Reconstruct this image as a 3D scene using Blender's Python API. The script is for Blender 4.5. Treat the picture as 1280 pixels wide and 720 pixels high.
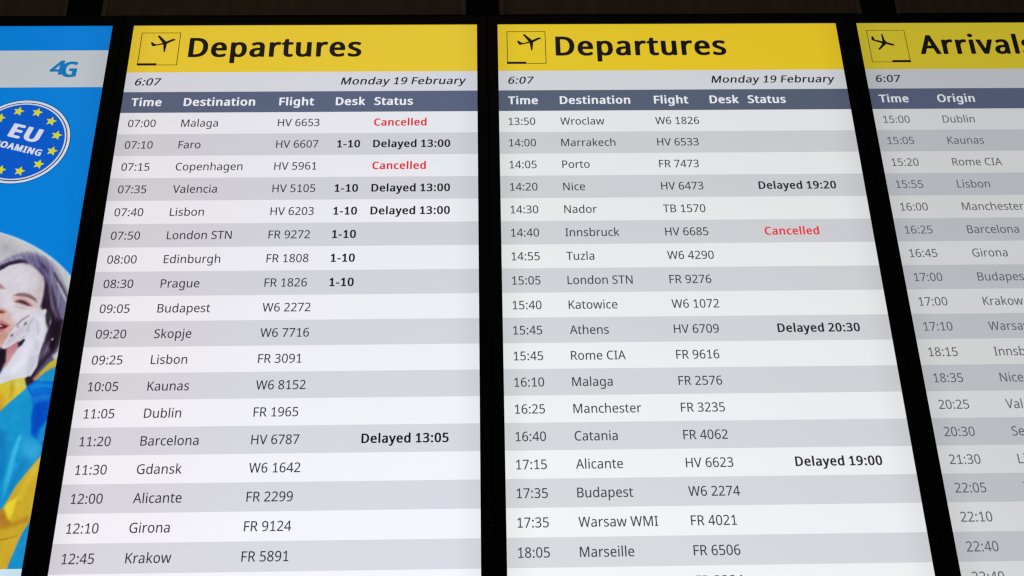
# Four portrait information screens hung in a row under a dark panelled fascia, seen from below in an airport hall.
import bpy, bmesh, math
import numpy as np
from mathutils import Matrix, Vector
from mathutils.geometry import tessellate_polygon

scene = bpy.context.scene
for o in list(bpy.data.objects):
    bpy.data.objects.remove(o)
COL = scene.collection
S = 0.68                      # width of one lit screen in metres (a 55 inch panel set upright); all layout below is in screen widths
TOP = 3.243                   # height of the top edge of the lit screens above the floor

# ------------------------------------------------------------------ camera
PITCH, YAW, ROLL = 0.4901, 0.0278, -0.0218
ca, sa, cb, sb, cc, sc_ = math.cos(PITCH), math.sin(PITCH), math.cos(YAW), math.sin(YAW), math.cos(ROLL), math.sin(ROLL)
fwd = Vector((sb * ca, cb * ca, sa))
r0 = Vector((cb, -sb, 0)); u0 = r0.cross(fwd)
right = cc * r0 + sc_ * u0; up = -sc_ * r0 + cc * u0
cam = bpy.data.cameras.new('camera')
cam.sensor_width = 36.0
cam.lens = 1564.38 / 1280 * 36.0
cam.clip_start = 0.05; cam.clip_end = 200
cam.dof.use_dof = True
cam.dof.focus_distance = 2.25
cam.dof.aperture_fstop = 14.0
cam_o = bpy.data.objects.new('camera', cam); COL.objects.link(cam_o)
m = Matrix.Identity(4)
for i in range(3):
    m[i][0], m[i][1], m[i][2] = right[i], up[i], -fwd[i]
m.translation = Vector((1.0063 * S, -2.8803 * S, TOP - 2.4157 * S))
cam_o.matrix_world = m
scene.camera = cam_o

# ------------------------------------------------------------------ world, added hall fill light, exposure
world = bpy.data.worlds.new('World'); scene.world = world; world.use_nodes = True
bg = world.node_tree.nodes['Background']
bg.inputs['Color'].default_value = (1.0, 0.93, 0.86, 1); bg.inputs['Strength'].default_value = 0.03
lamp = bpy.data.lights.new('hall_fill', 'AREA'); lamp.shape = 'RECTANGLE'; lamp.size = 2.4; lamp.size_y = 1.2  # unseen soft light, added to give the hall's ambient glow
lamp.energy = 8.0; lamp.color = (1.0, 0.86, 0.7)
lamp_o = bpy.data.objects.new('hall_fill', lamp); COL.objects.link(lamp_o)
lamp_o.location = (0.2, -3.2, 6.2)
lamp_o.rotation_euler = (Vector((0.7, 0.0, 3.3)) - lamp_o.location).to_track_quat('-Z', 'Y').to_euler()

vs = scene.view_settings
vs.view_transform = 'Standard'; vs.look = 'None'; vs.exposure = 0; vs.gamma = 1; vs.use_curve_mapping = False
scene.render.engine = 'CYCLES'
scene.cycles.pixel_filter_type = 'BLACKMAN_HARRIS'
scene.cycles.filter_width = 1.3
scene.cycles.use_denoising = True
scene.cycles.max_bounces = 6

# ------------------------------------------------------------------ lettering outlines (1000 units to the em, clockwise outers)
GLYPHS = {
" ":[215,[]],
"-":[264,[[[26,177],[35,175],[227,176],[232,177],[233,181],[233,241],[227,244],[31,244],[25,241]]]],
"0":[465,[[[230,-8],[278,-3],[322,14],[354,38],[383,73],[401,112],[416,164],[422,203],[426,286],[424,345],[416,400],[406,444],[378,503],[340,546],[294,571],[230,581],[166,573],[159,570],[114,546],[77,503],[51,444],[42,400],[34,345],[32,286],[35,231],[41,176],[54,128],[79,73],[115,30],[121,26],[166,2]],[[230,514],[266,507],[290,491],[313,460],[329,416],[336,381],[340,333],[341,286],[340,239],[336,195],[329,160],[312,112],[289,81],[262,65],[230,60],[194,66],[169,81],[143,116],[128,160],[122,195],[118,239],[117,286],[118,333],[122,381],[128,416],[144,460],[166,490],[192,507]]]],
"1":[465,[[[98,0],[398,0],[406,2],[406,61],[398,63],[298,63],[292,65],[292,566],[292,570],[286,573],[222,572],[65,452],[65,448],[100,404],[104,400],[110,400],[211,479],[209,65],[202,63],[102,63],[94,61],[93,6],[94,2]]]],
"2":[465,[[[33,1],[417,0],[423,2],[424,65],[421,70],[145,71],[139,73],[252,183],[331,266],[358,302],[383,345],[396,385],[401,424],[394,471],[379,507],[353,538],[317,561],[273,576],[221,581],[185,578],[153,572],[117,560],[89,547],[38,511],[75,464],[81,460],[89,462],[120,483],[149,499],[181,509],[221,513],[257,507],[287,491],[307,464],[315,420],[311,385],[301,357],[278,318],[253,287],[184,215],[33,65],[31,61],[31,6]]]],
"3":[465,[[[275,576],[219,581],[159,575],[107,561],[67,543],[32,519],[67,471],[75,466],[123,493],[167,508],[191,513],[219,514],[259,509],[290,491],[309,467],[316,432],[312,404],[300,377],[280,357],[255,342],[219,332],[119,328],[116,325],[116,266],[118,262],[123,261],[227,259],[263,251],[293,239],[313,223],[328,195],[332,164],[324,120],[299,87],[259,67],[195,58],[155,61],[119,67],[79,79],[39,95],[31,94],[29,89],[29,26],[67,9],[111,-1],[191,-8],[243,-6],[287,3],[323,15],[366,41],[397,77],[413,116],[420,164],[412,215],[387,254],[341,286],[294,298],[293,302],[315,308],[347,324],[370,345],[387,369],[399,400],[402,436],[391,491],[358,538],[321,562]]]],
"4":[465,[[[292,0],[360,0],[365,2],[366,124],[368,128],[444,128],[450,132],[450,195],[444,198],[366,199],[366,570],[365,574],[360,576],[288,576],[280,574],[10,191],[10,132],[16,128],[284,128],[284,6],[285,2]],[[97,199],[262,432],[284,467],[287,460],[284,408],[284,199]]]],
"5":[465,[[[374,573],[86,573],[79,570],[57,302],[98,276],[146,284],[194,288],[262,279],[301,258],[324,227],[334,176],[329,140],[315,108],[298,89],[273,73],[238,62],[202,59],[162,62],[122,69],[86,80],[54,96],[46,95],[44,93],[44,30],[46,24],[78,10],[114,0],[154,-6],[198,-8],[262,-2],[322,18],[363,45],[394,84],[413,128],[420,187],[413,235],[396,274],[370,306],[327,333],[278,349],[222,354],[146,348],[140,349],[153,499],[158,501],[378,502],[380,507],[380,566],[380,570]]]],
"6":[465,[[[379,573],[347,579],[303,581],[243,576],[191,561],[150,538],[115,509],[88,471],[68,432],[53,389],[44,341],[37,247],[42,183],[52,136],[72,89],[93,57],[122,30],[159,8],[195,-3],[239,-8],[295,-1],[343,18],[378,45],[406,85],[422,132],[428,183],[423,235],[407,279],[379,316],[347,340],[307,355],[255,361],[223,359],[191,353],[166,341],[147,329],[127,311],[124,314],[134,377],[146,416],[166,452],[187,476],[219,497],[259,511],[307,516],[381,507],[384,511],[384,566],[384,570]],[[211,62],[191,70],[169,85],[152,105],[140,124],[130,148],[124,176],[122,199],[126,223],[137,247],[154,266],[183,285],[207,295],[239,299],[283,292],[316,270],[336,235],[344,183],[336,128],[314,89],[279,65],[239,59]]]],
"7":[465,[[[103,2],[110,0],[186,0],[194,4],[424,511],[426,566],[426,570],[422,572],[38,573],[28,570],[28,507],[29,503],[34,501],[330,501],[334,499],[103,6]]]],
"8":[465,[[[230,-8],[286,-3],[330,10],[374,37],[400,65],[419,105],[426,152],[421,187],[407,219],[389,243],[358,269],[303,302],[354,337],[375,357],[392,381],[403,408],[407,440],[402,483],[383,519],[355,546],[322,564],[282,576],[230,581],[178,576],[134,563],[102,544],[76,519],[56,483],[51,440],[54,408],[64,381],[80,357],[101,333],[125,314],[144,302],[146,298],[94,267],[68,243],[49,215],[37,187],[32,148],[38,105],[54,65],[84,34],[124,10],[174,-3]],[[218,265],[262,247],[286,234],[307,219],[329,195],[339,176],[343,148],[335,112],[313,81],[278,62],[230,55],[178,63],[145,81],[122,112],[115,148],[119,176],[129,199],[143,219],[162,235],[190,252]],[[230,336],[186,358],[160,377],[147,393],[137,412],[134,440],[141,471],[159,495],[190,511],[226,516],[266,511],[298,495],[316,471],[323,440],[320,412],[311,393],[298,376],[274,357]]]],
"9":[465,[[[267,576],[223,581],[167,574],[123,556],[83,527],[56,487],[39,440],[33,385],[38,337],[54,294],[79,258],[115,232],[155,216],[207,211],[239,213],[267,220],[295,231],[317,247],[335,264],[337,258],[335,235],[327,195],[315,156],[295,120],[274,97],[237,73],[203,61],[155,57],[119,60],[83,67],[76,65],[75,6],[79,0],[115,-6],[155,-8],[215,-3],[271,13],[311,34],[347,65],[373,101],[395,144],[409,187],[417,231],[422,282],[424,329],[420,385],[409,436],[391,480],[365,519],[339,543],[307,562]],[[223,514],[249,511],[271,502],[293,487],[307,471],[321,448],[331,424],[337,396],[339,373],[333,345],[323,325],[306,306],[283,289],[255,278],[219,274],[175,281],[145,302],[124,341],[117,389],[125,444],[148,483],[183,507]]]],
":":[221,[[[129,100],[109,103],[85,100],[66,90],[55,74],[51,46],[54,23],[67,3],[85,-7],[109,-11],[129,-7],[147,3],[160,23],[164,46],[159,74],[148,90]],[[129,439],[109,443],[85,439],[66,429],[54,409],[51,386],[54,362],[66,342],[85,331],[105,328],[129,331],[148,342],[160,362],[164,386],[160,409],[148,429]]]],
"A":[518,[[[-5,1],[71,0],[79,2],[145,172],[151,175],[359,174],[364,172],[431,2],[439,0],[511,0],[518,2],[518,6],[293,574],[223,575],[216,570],[-6,6]],[[255,469],[336,251],[337,247],[335,246],[174,247],[237,412]]]],
"B":[527,[[[73,1],[277,0],[341,6],[389,20],[428,41],[461,77],[479,116],[485,164],[481,203],[469,235],[448,262],[421,281],[389,295],[360,302],[386,310],[413,324],[437,344],[453,369],[463,396],[466,428],[460,475],[439,515],[409,540],[365,557],[309,569],[241,573],[77,573],[71,570],[71,6]],[[157,69],[157,262],[161,265],[257,265],[305,262],[341,252],[365,239],[381,220],[390,199],[394,168],[387,128],[365,96],[325,75],[265,68]],[[157,333],[157,503],[245,504],[305,499],[345,484],[369,460],[377,420],[371,385],[350,353],[313,338],[253,332]]]],
"C":[513,[[[412,572],[368,578],[324,581],[260,575],[200,557],[152,532],[115,499],[83,456],[60,404],[50,369],[44,329],[42,286],[46,227],[55,179],[71,132],[94,93],[124,57],[160,30],[204,9],[256,-4],[312,-8],[356,-7],[428,5],[467,18],[467,81],[464,84],[456,84],[392,69],[324,62],[264,69],[218,89],[182,120],[156,164],[142,203],[135,243],[132,286],[136,337],[146,381],[162,420],[184,452],[212,477],[244,495],[284,506],[324,510],[360,508],[392,501],[448,480],[456,480],[460,483],[488,544],[452,560]]]],
"D":[591,[[[72,2],[81,0],[237,0],[297,4],[353,15],[405,34],[445,59],[481,93],[508,132],[528,179],[540,235],[543,294],[540,349],[528,400],[509,444],[482,483],[449,515],[409,539],[365,557],[309,569],[253,573],[77,573],[71,570]],[[157,69],[157,503],[241,504],[305,498],[357,481],[399,452],[428,412],[442,377],[450,337],[453,286],[447,223],[428,168],[397,124],[352,93],[293,74],[229,69]]]],
"E":[452,[[[73,1],[397,0],[404,2],[405,65],[401,70],[165,70],[157,73],[157,262],[161,264],[385,265],[389,266],[390,270],[390,329],[381,333],[157,333],[157,499],[165,502],[401,502],[405,507],[405,570],[401,572],[81,573],[71,570],[71,6]]]],
"F":[422,[[[73,1],[149,0],[156,2],[157,239],[381,240],[390,243],[390,306],[385,309],[157,310],[157,499],[165,502],[401,502],[405,507],[405,570],[401,572],[81,573],[71,570],[71,6]]]],
"G":[590,[[[480,561],[436,572],[348,581],[284,577],[232,564],[180,543],[140,516],[104,480],[77,440],[58,393],[46,341],[42,286],[45,231],[56,179],[74,132],[100,89],[129,57],[168,29],[212,9],[260,-3],[324,-8],[380,-6],[432,-1],[480,8],[526,22],[531,26],[531,302],[528,305],[328,306],[319,302],[319,239],[324,235],[444,235],[445,77],[440,73],[404,66],[340,62],[296,65],[256,74],[220,91],[181,124],[153,168],[141,203],[134,247],[131,286],[134,329],[142,369],[158,408],[188,452],[232,484],[264,499],[300,507],[344,510],[380,508],[420,501],[484,478],[492,478],[497,483],[523,542],[520,547]]]],
"H":[600,[[[72,2],[81,0],[149,0],[156,2],[157,262],[161,263],[436,262],[437,2],[445,0],[517,0],[522,2],[523,566],[521,571],[445,573],[436,570],[436,337],[433,333],[157,333],[157,570],[149,573],[77,573],[71,570]]]],
"I":[278,[[[27,1],[239,0],[245,2],[246,45],[243,48],[187,61],[179,65],[179,507],[186,511],[246,527],[246,566],[243,572],[35,573],[25,570],[25,527],[87,510],[92,507],[92,65],[87,62],[27,48],[25,45],[25,6]]]],
"K":[502,[[[72,2],[81,0],[149,0],[156,2],[157,219],[158,223],[205,263],[209,263],[405,2],[413,0],[497,0],[502,2],[502,6],[269,322],[493,566],[495,570],[493,571],[405,573],[397,571],[244,400],[161,311],[157,310],[157,570],[149,573],[77,573],[71,570]]]],
"L":[426,[[[405,1],[407,6],[407,65],[406,69],[401,71],[161,71],[157,73],[157,566],[157,570],[149,573],[77,573],[71,570],[72,2],[81,0]]]],
"M":[733,[[[72,2],[77,0],[145,0],[150,2],[151,6],[150,444],[153,451],[324,2],[329,0],[389,0],[396,2],[398,6],[573,459],[571,6],[572,2],[577,0],[649,0],[656,2],[657,570],[649,573],[545,573],[537,570],[365,127],[361,124],[191,570],[181,573],[77,573],[71,570]]]],
"N":[615,[[[72,2],[77,0],[145,0],[150,2],[151,6],[151,322],[147,444],[149,450],[441,2],[449,0],[533,0],[538,2],[539,566],[537,571],[465,573],[457,570],[457,251],[461,123],[168,570],[161,573],[77,573],[71,570]]]],
"O":[632,[[[372,577],[316,581],[256,577],[204,564],[160,543],[123,515],[93,479],[71,440],[55,393],[45,341],[42,290],[44,247],[49,203],[58,168],[79,116],[109,73],[144,41],[192,14],[248,-3],[312,-8],[376,-3],[432,14],[476,38],[515,73],[546,116],[568,168],[577,203],[583,247],[584,286],[581,341],[570,396],[552,444],[529,483],[502,515],[466,542],[420,565]],[[316,511],[368,504],[412,487],[450,452],[474,408],[489,353],[494,286],[492,243],[484,199],[473,164],[449,120],[415,89],[372,70],[312,62],[258,69],[216,87],[178,120],[153,164],[142,199],[134,243],[132,286],[134,333],[141,373],[152,408],[177,452],[212,484],[256,503]]]],
"P":[491,[[[73,1],[149,0],[156,2],[157,219],[277,224],[329,236],[369,253],[401,276],[424,306],[439,333],[448,369],[451,400],[446,452],[426,495],[401,524],[357,552],[297,568],[229,573],[77,573],[71,570],[71,6]],[[157,290],[157,503],[221,504],[285,497],[329,478],[355,444],[363,400],[357,361],[344,333],[325,314],[293,299],[253,292],[205,289]]]],
"R":[505,[[[73,1],[149,0],[156,2],[157,231],[165,234],[253,234],[261,231],[397,2],[405,0],[485,0],[493,2],[493,6],[339,254],[390,282],[416,306],[434,333],[446,365],[451,408],[445,460],[428,499],[399,531],[358,554],[301,568],[237,573],[77,573],[71,570],[71,6]],[[157,302],[157,503],[233,503],[273,500],[301,495],[329,481],[348,464],[359,436],[363,404],[355,361],[333,328],[289,307],[237,302]]]],
"S":[446,[[[360,561],[320,572],[276,578],[232,581],[180,576],[132,562],[96,542],[64,511],[47,475],[41,432],[43,400],[49,377],[62,349],[81,325],[100,309],[124,292],[240,243],[272,228],[296,212],[310,195],[319,176],[323,148],[319,120],[308,101],[293,85],[268,72],[240,65],[200,62],[156,64],[112,73],[44,94],[36,93],[34,89],[34,26],[36,20],[80,4],[136,-5],[200,-8],[260,-3],[315,14],[355,37],[385,69],[403,108],[410,156],[405,195],[391,231],[367,258],[337,282],[296,302],[208,338],[177,353],[156,367],[141,385],[132,404],[128,432],[132,456],[141,475],[152,487],[170,499],[196,507],[228,510],[264,508],[300,501],[364,481],[372,483],[396,546]]]],
"T":[452,[[[183,1],[259,0],[265,2],[266,6],[266,499],[271,502],[441,503],[444,507],[444,566],[444,570],[439,573],[11,573],[1,570],[1,507],[4,503],[175,502],[180,499],[180,6]]]],
"U":[592,[[[515,573],[443,573],[435,570],[435,203],[431,164],[420,128],[401,101],[375,80],[339,66],[295,62],[235,70],[228,73],[190,97],[162,140],[151,203],[151,570],[143,573],[71,573],[65,570],[65,207],[71,148],[89,97],[120,53],[167,19],[223,-2],[287,-8],[339,-5],[383,4],[422,22],[465,53],[496,97],[514,148],[520,203],[520,566],[520,570]]]],
"V":[487,[[[199,1],[275,0],[283,2],[487,566],[488,570],[483,573],[407,573],[398,570],[271,211],[243,121],[239,118],[226,164],[82,570],[75,573],[-1,573],[-7,570]]]],
"W":[752,[[[155,2],[161,0],[233,0],[240,2],[369,445],[373,441],[504,2],[513,0],[581,0],[589,2],[742,570],[733,573],[661,573],[653,570],[545,140],[541,142],[519,227],[414,570],[405,573],[333,573],[326,570],[225,227],[201,131],[181,223],[92,570],[85,573],[9,573],[3,570]]]],
"a":[456,[[[320,424],[280,435],[232,439],[188,436],[144,426],[112,416],[78,400],[78,396],[99,345],[104,342],[168,366],[196,373],[228,375],[264,369],[288,354],[303,329],[309,286],[309,266],[304,263],[244,261],[180,256],[124,242],[83,223],[44,179],[30,120],[35,81],[49,49],[68,26],[96,8],[132,-4],[172,-8],[208,-6],[236,-1],[262,10],[282,22],[312,50],[316,51],[328,2],[336,0],[384,0],[391,2],[392,290],[383,357],[352,404]],[[124,89],[117,120],[125,156],[148,181],[188,198],[252,205],[304,207],[308,203],[308,176],[299,120],[272,84],[236,64],[188,56],[158,61],[136,73]]]],
"b":[499,[[[370,18],[407,51],[434,93],[447,132],[454,172],[456,219],[451,282],[435,337],[404,385],[371,412],[323,433],[271,439],[223,433],[183,419],[158,400],[147,390],[144,393],[146,606],[139,609],[67,608],[61,606],[61,602],[62,2],[71,0],[119,0],[125,2],[139,50],[155,33],[183,12],[227,-3],[271,-8],[323,-2]],[[259,374],[307,363],[343,333],[356,306],[366,266],[369,215],[366,168],[356,128],[341,97],[307,68],[259,59],[207,68],[172,97],[157,128],[149,168],[146,215],[149,266],[157,306],[172,337],[195,358],[223,369]]]],
"c":[391,[[[311,433],[279,438],[243,440],[187,433],[138,416],[95,385],[64,341],[49,306],[40,262],[37,211],[40,168],[47,128],[62,89],[94,45],[135,16],[183,-1],[239,-8],[275,-7],[307,-2],[331,5],[358,18],[358,81],[355,84],[347,84],[299,67],[271,62],[239,60],[203,66],[177,77],[155,98],[138,128],[127,168],[124,215],[128,266],[138,302],[153,329],[176,353],[207,366],[243,371],[291,365],[335,351],[343,353],[365,412],[363,416],[343,424]]]],
"d":[499,[[[427,608],[355,609],[347,606],[347,436],[350,396],[347,390],[328,408],[307,421],[259,437],[219,440],[171,434],[121,412],[86,381],[59,337],[42,282],[37,215],[42,148],[59,91],[86,49],[123,18],[171,-2],[219,-8],[255,-6],[283,2],[307,12],[329,26],[351,48],[354,41],[363,1],[423,0],[431,2],[432,602],[432,606]],[[231,373],[287,364],[323,333],[336,302],[344,266],[348,211],[341,140],[322,93],[287,68],[231,59],[187,67],[153,97],[137,128],[128,164],[124,215],[128,262],[137,298],[151,329],[187,364]]]],
"e":[458,[[[331,0],[398,22],[399,85],[395,88],[387,88],[323,67],[291,61],[255,59],[203,68],[159,97],[134,140],[125,195],[131,198],[411,198],[416,199],[418,203],[418,247],[412,302],[397,345],[371,385],[335,414],[293,432],[235,440],[179,433],[131,413],[89,377],[61,333],[48,298],[40,258],[37,215],[40,168],[49,128],[63,93],[95,49],[138,18],[191,-2],[247,-8],[291,-6]],[[127,262],[136,306],[160,345],[191,367],[231,374],[263,371],[290,357],[307,341],[319,322],[328,290],[330,262],[327,261]]]],
"g":[499,[[[427,432],[367,432],[362,428],[355,389],[351,385],[335,402],[303,422],[263,436],[219,440],[167,433],[122,412],[84,377],[59,333],[43,282],[37,215],[43,148],[58,97],[84,53],[124,18],[167,-2],[219,-8],[263,-4],[299,7],[335,30],[347,43],[349,37],[348,-10],[340,-57],[315,-95],[283,-116],[235,-124],[191,-122],[151,-115],[115,-105],[83,-92],[75,-91],[71,-97],[71,-160],[75,-162],[107,-174],[143,-183],[187,-188],[235,-189],[295,-184],[347,-168],[383,-143],[411,-105],[427,-57],[432,-2],[432,428]],[[231,374],[267,369],[295,359],[320,337],[337,306],[345,270],[349,215],[347,164],[342,136],[333,108],[322,93],[303,74],[285,65],[259,59],[235,57],[187,67],[152,97],[137,128],[128,164],[124,215],[127,262],[137,302],[153,333],[175,355],[199,368]]]],
"h":[502,[[[435,1],[438,6],[438,278],[433,329],[420,369],[397,400],[363,423],[323,435],[275,439],[243,436],[195,422],[169,408],[147,389],[144,393],[146,602],[146,606],[139,609],[67,608],[61,606],[62,2],[71,0],[139,0],[145,2],[146,223],[149,270],[157,306],[174,337],[195,356],[225,369],[263,373],[303,367],[327,353],[332,349],[348,318],[354,274],[355,2],[363,0]]]],
"i":[213,[[[66,0],[138,0],[145,2],[146,6],[146,428],[142,431],[70,432],[61,428],[61,6],[62,2]],[[122,593],[106,596],[86,594],[70,584],[60,570],[56,546],[60,527],[70,512],[82,505],[102,500],[122,503],[138,512],[148,527],[152,546],[148,570],[138,584]]]],
"j":[213,[[[139,432],[67,432],[61,428],[61,-61],[57,-93],[44,-112],[27,-121],[7,-124],[-17,-122],[-41,-117],[-49,-118],[-51,-120],[-51,-176],[-45,-181],[-21,-187],[19,-189],[59,-186],[91,-174],[118,-152],[133,-128],[143,-97],[146,-57],[146,428]],[[103,494],[123,498],[139,507],[149,523],[152,542],[149,562],[139,578],[123,587],[103,591],[83,586],[69,578],[59,562],[56,542],[59,523],[69,507],[83,498]]]],
"k":[434,[[[427,2],[427,6],[243,247],[416,428],[407,432],[327,432],[319,429],[183,287],[147,244],[144,247],[144,251],[145,602],[145,606],[139,608],[67,608],[61,606],[62,2],[71,0],[139,0],[144,2],[145,156],[146,160],[183,191],[187,191],[330,2],[339,0],[419,0]]]],
"l":[213,[[[67,0],[139,0],[145,2],[146,6],[146,602],[146,606],[139,609],[67,608],[61,606],[61,6],[62,2]]]],
"m":[756,[[[62,2],[71,0],[139,0],[145,2],[146,227],[148,270],[157,306],[171,336],[191,357],[219,369],[255,374],[279,371],[299,362],[310,353],[324,333],[331,310],[335,274],[336,2],[343,0],[411,0],[417,2],[418,235],[425,298],[447,341],[479,365],[527,373],[563,367],[584,353],[588,349],[603,318],[608,274],[609,2],[615,0],[683,0],[691,2],[692,282],[688,329],[674,373],[655,401],[607,430],[543,440],[495,434],[459,422],[423,400],[403,376],[399,375],[383,399],[355,420],[315,434],[267,440],[239,438],[215,433],[191,424],[171,412],[149,393],[143,384],[140,389],[132,428],[127,432],[67,432],[63,430],[61,428]]]],
"n":[502,[[[62,2],[71,0],[139,0],[145,2],[146,223],[154,290],[172,333],[207,362],[267,373],[303,367],[327,353],[332,349],[348,318],[354,274],[355,2],[363,0],[431,0],[437,2],[438,278],[433,329],[419,372],[395,403],[363,423],[323,436],[275,440],[247,438],[219,433],[191,422],[168,408],[143,384],[139,389],[132,428],[127,432],[67,432],[61,428]]]],
"o":[491,[[[239,-8],[287,-4],[327,7],[364,26],[395,53],[418,85],[435,124],[445,168],[449,215],[446,262],[438,302],[423,337],[393,381],[347,415],[303,432],[243,440],[183,433],[135,414],[91,381],[62,337],[48,302],[40,262],[37,219],[41,168],[52,124],[70,85],[93,53],[124,26],[159,8],[199,-4]],[[243,374],[279,369],[307,356],[331,333],[348,302],[358,262],[362,215],[359,172],[349,132],[333,101],[307,76],[279,63],[243,58],[203,64],[177,77],[153,101],[137,132],[127,172],[124,215],[127,262],[136,298],[154,333],[191,364]]]],
"p":[499,[[[63,-188],[139,-189],[145,-187],[146,-14],[143,46],[167,24],[187,11],[211,1],[239,-6],[271,-8],[323,-2],[374,22],[407,51],[433,93],[446,132],[454,172],[456,219],[451,286],[435,337],[409,381],[367,415],[323,434],[275,440],[239,438],[211,431],[185,420],[163,404],[143,385],[140,389],[131,430],[127,432],[67,432],[61,428],[61,-183]],[[259,374],[307,362],[343,329],[356,302],[366,262],[369,219],[366,172],[358,136],[340,101],[319,77],[295,64],[259,58],[219,64],[192,77],[172,97],[156,132],[149,168],[146,219],[149,274],[158,310],[172,337],[199,360],[223,369]]]],
"r":[337,[[[63,1],[139,0],[145,2],[146,231],[148,262],[157,290],[167,310],[183,332],[199,346],[219,358],[243,366],[263,369],[311,363],[316,365],[326,428],[326,432],[323,434],[295,439],[267,440],[239,437],[212,428],[184,412],[163,394],[143,370],[139,370],[133,428],[131,430],[127,432],[67,432],[61,428],[61,6]]]],
"s":[390,[[[340,412],[280,431],[244,437],[200,440],[156,437],[116,427],[80,409],[46,373],[34,322],[39,290],[53,262],[71,243],[97,227],[232,167],[250,156],[265,140],[271,128],[273,116],[266,89],[252,73],[220,60],[180,56],[144,59],[108,67],[44,90],[38,89],[35,85],[36,21],[64,9],[92,1],[132,-6],[176,-8],[224,-4],[276,9],[308,26],[332,49],[349,81],[355,120],[351,152],[339,179],[320,200],[293,219],[160,277],[140,288],[124,302],[118,314],[115,325],[122,349],[136,362],[164,372],[196,375],[228,373],[256,367],[312,349],[319,349],[345,404],[346,408]]]],
"t":[295,[[[276,6],[279,10],[279,61],[277,65],[212,57],[188,61],[171,73],[156,97],[151,132],[151,369],[272,370],[276,373],[276,428],[268,432],[152,432],[150,527],[144,529],[100,528],[95,523],[68,438],[6,408],[6,377],[8,371],[67,369],[67,128],[71,81],[85,45],[106,22],[136,4],[164,-5],[200,-8],[240,-4]]]],
"u":[502,[[[430,431],[358,432],[350,428],[350,207],[347,164],[338,124],[324,97],[302,76],[270,62],[230,58],[194,63],[166,80],[148,112],[142,156],[142,428],[134,432],[62,432],[56,428],[56,152],[61,105],[74,61],[98,30],[130,9],[166,-2],[222,-8],[274,-1],[302,9],[327,22],[354,47],[364,2],[370,0],[426,0],[433,2],[434,428]]]],
"v":[413,[[[157,2],[163,0],[243,0],[250,2],[413,424],[414,428],[411,431],[331,432],[325,428],[220,140],[203,87],[173,179],[82,428],[75,432],[-1,432],[-7,428]]]],
"w":[636,[[[121,3],[128,1],[208,1],[213,3],[291,244],[312,320],[316,326],[329,275],[413,3],[420,1],[500,1],[508,3],[628,429],[620,433],[548,433],[542,429],[460,115],[456,119],[361,429],[352,433],[276,433],[272,431],[195,192],[172,104],[89,429],[80,433],[8,433],[4,431],[2,429],[3,425]]]],
"y":[415,[[[412,431],[332,432],[326,428],[238,187],[208,92],[176,187],[83,428],[76,432],[0,432],[-6,428],[167,2],[136,-73],[123,-93],[108,-108],[96,-116],[76,-123],[56,-125],[8,-120],[2,-124],[2,-179],[4,-182],[32,-187],[64,-189],[108,-185],[144,-172],[171,-152],[195,-124],[214,-93],[232,-53],[415,424],[416,428]]]],
"z":[383,[[[25,2],[34,0],[346,0],[352,2],[353,57],[350,61],[130,62],[125,65],[345,373],[346,429],[338,432],[46,432],[38,428],[38,373],[42,370],[251,369],[26,53]]]],
}

DEPARTING_PLANE = [(0.1264, -0.0525), (0.1214, -0.05), (0.1154, -0.0512), (0.1, -0.0597), (0.079, -0.0375), (0.073, -0.0383), (0.0754, -0.0432), (0.09, -0.0649), (0.0746, -0.0702), (0.0667, -0.0673), (0.0609, -0.0619), (0.0556, -0.0627), (0.0605, -0.075), (0.0639, -0.077), (0.0925, -0.0702), (0.0962, -0.0974), (0.1001, -0.0978), (0.1031, -0.0679), (0.1181, -0.0582), (0.1261, -0.0549)]
ARRIVING_PLANE = [(0.1026, -0.0829), (0.099, -0.0792), (0.0919, -0.0763), (0.081, -0.0725), (0.0757, -0.0642), (0.0717, -0.0401), (0.0681, -0.0418), (0.0681, -0.0691), (0.0464, -0.0624), (0.0436, -0.0508), (0.0385, -0.05), (0.0365, -0.0607), (0.0388, -0.0653), (0.064, -0.0761), (0.065, -0.0799), (0.0506, -0.0987), (0.0555, -0.1004), (0.0776, -0.0791), (0.0937, -0.0849), (0.1002, -0.0854)]

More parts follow.
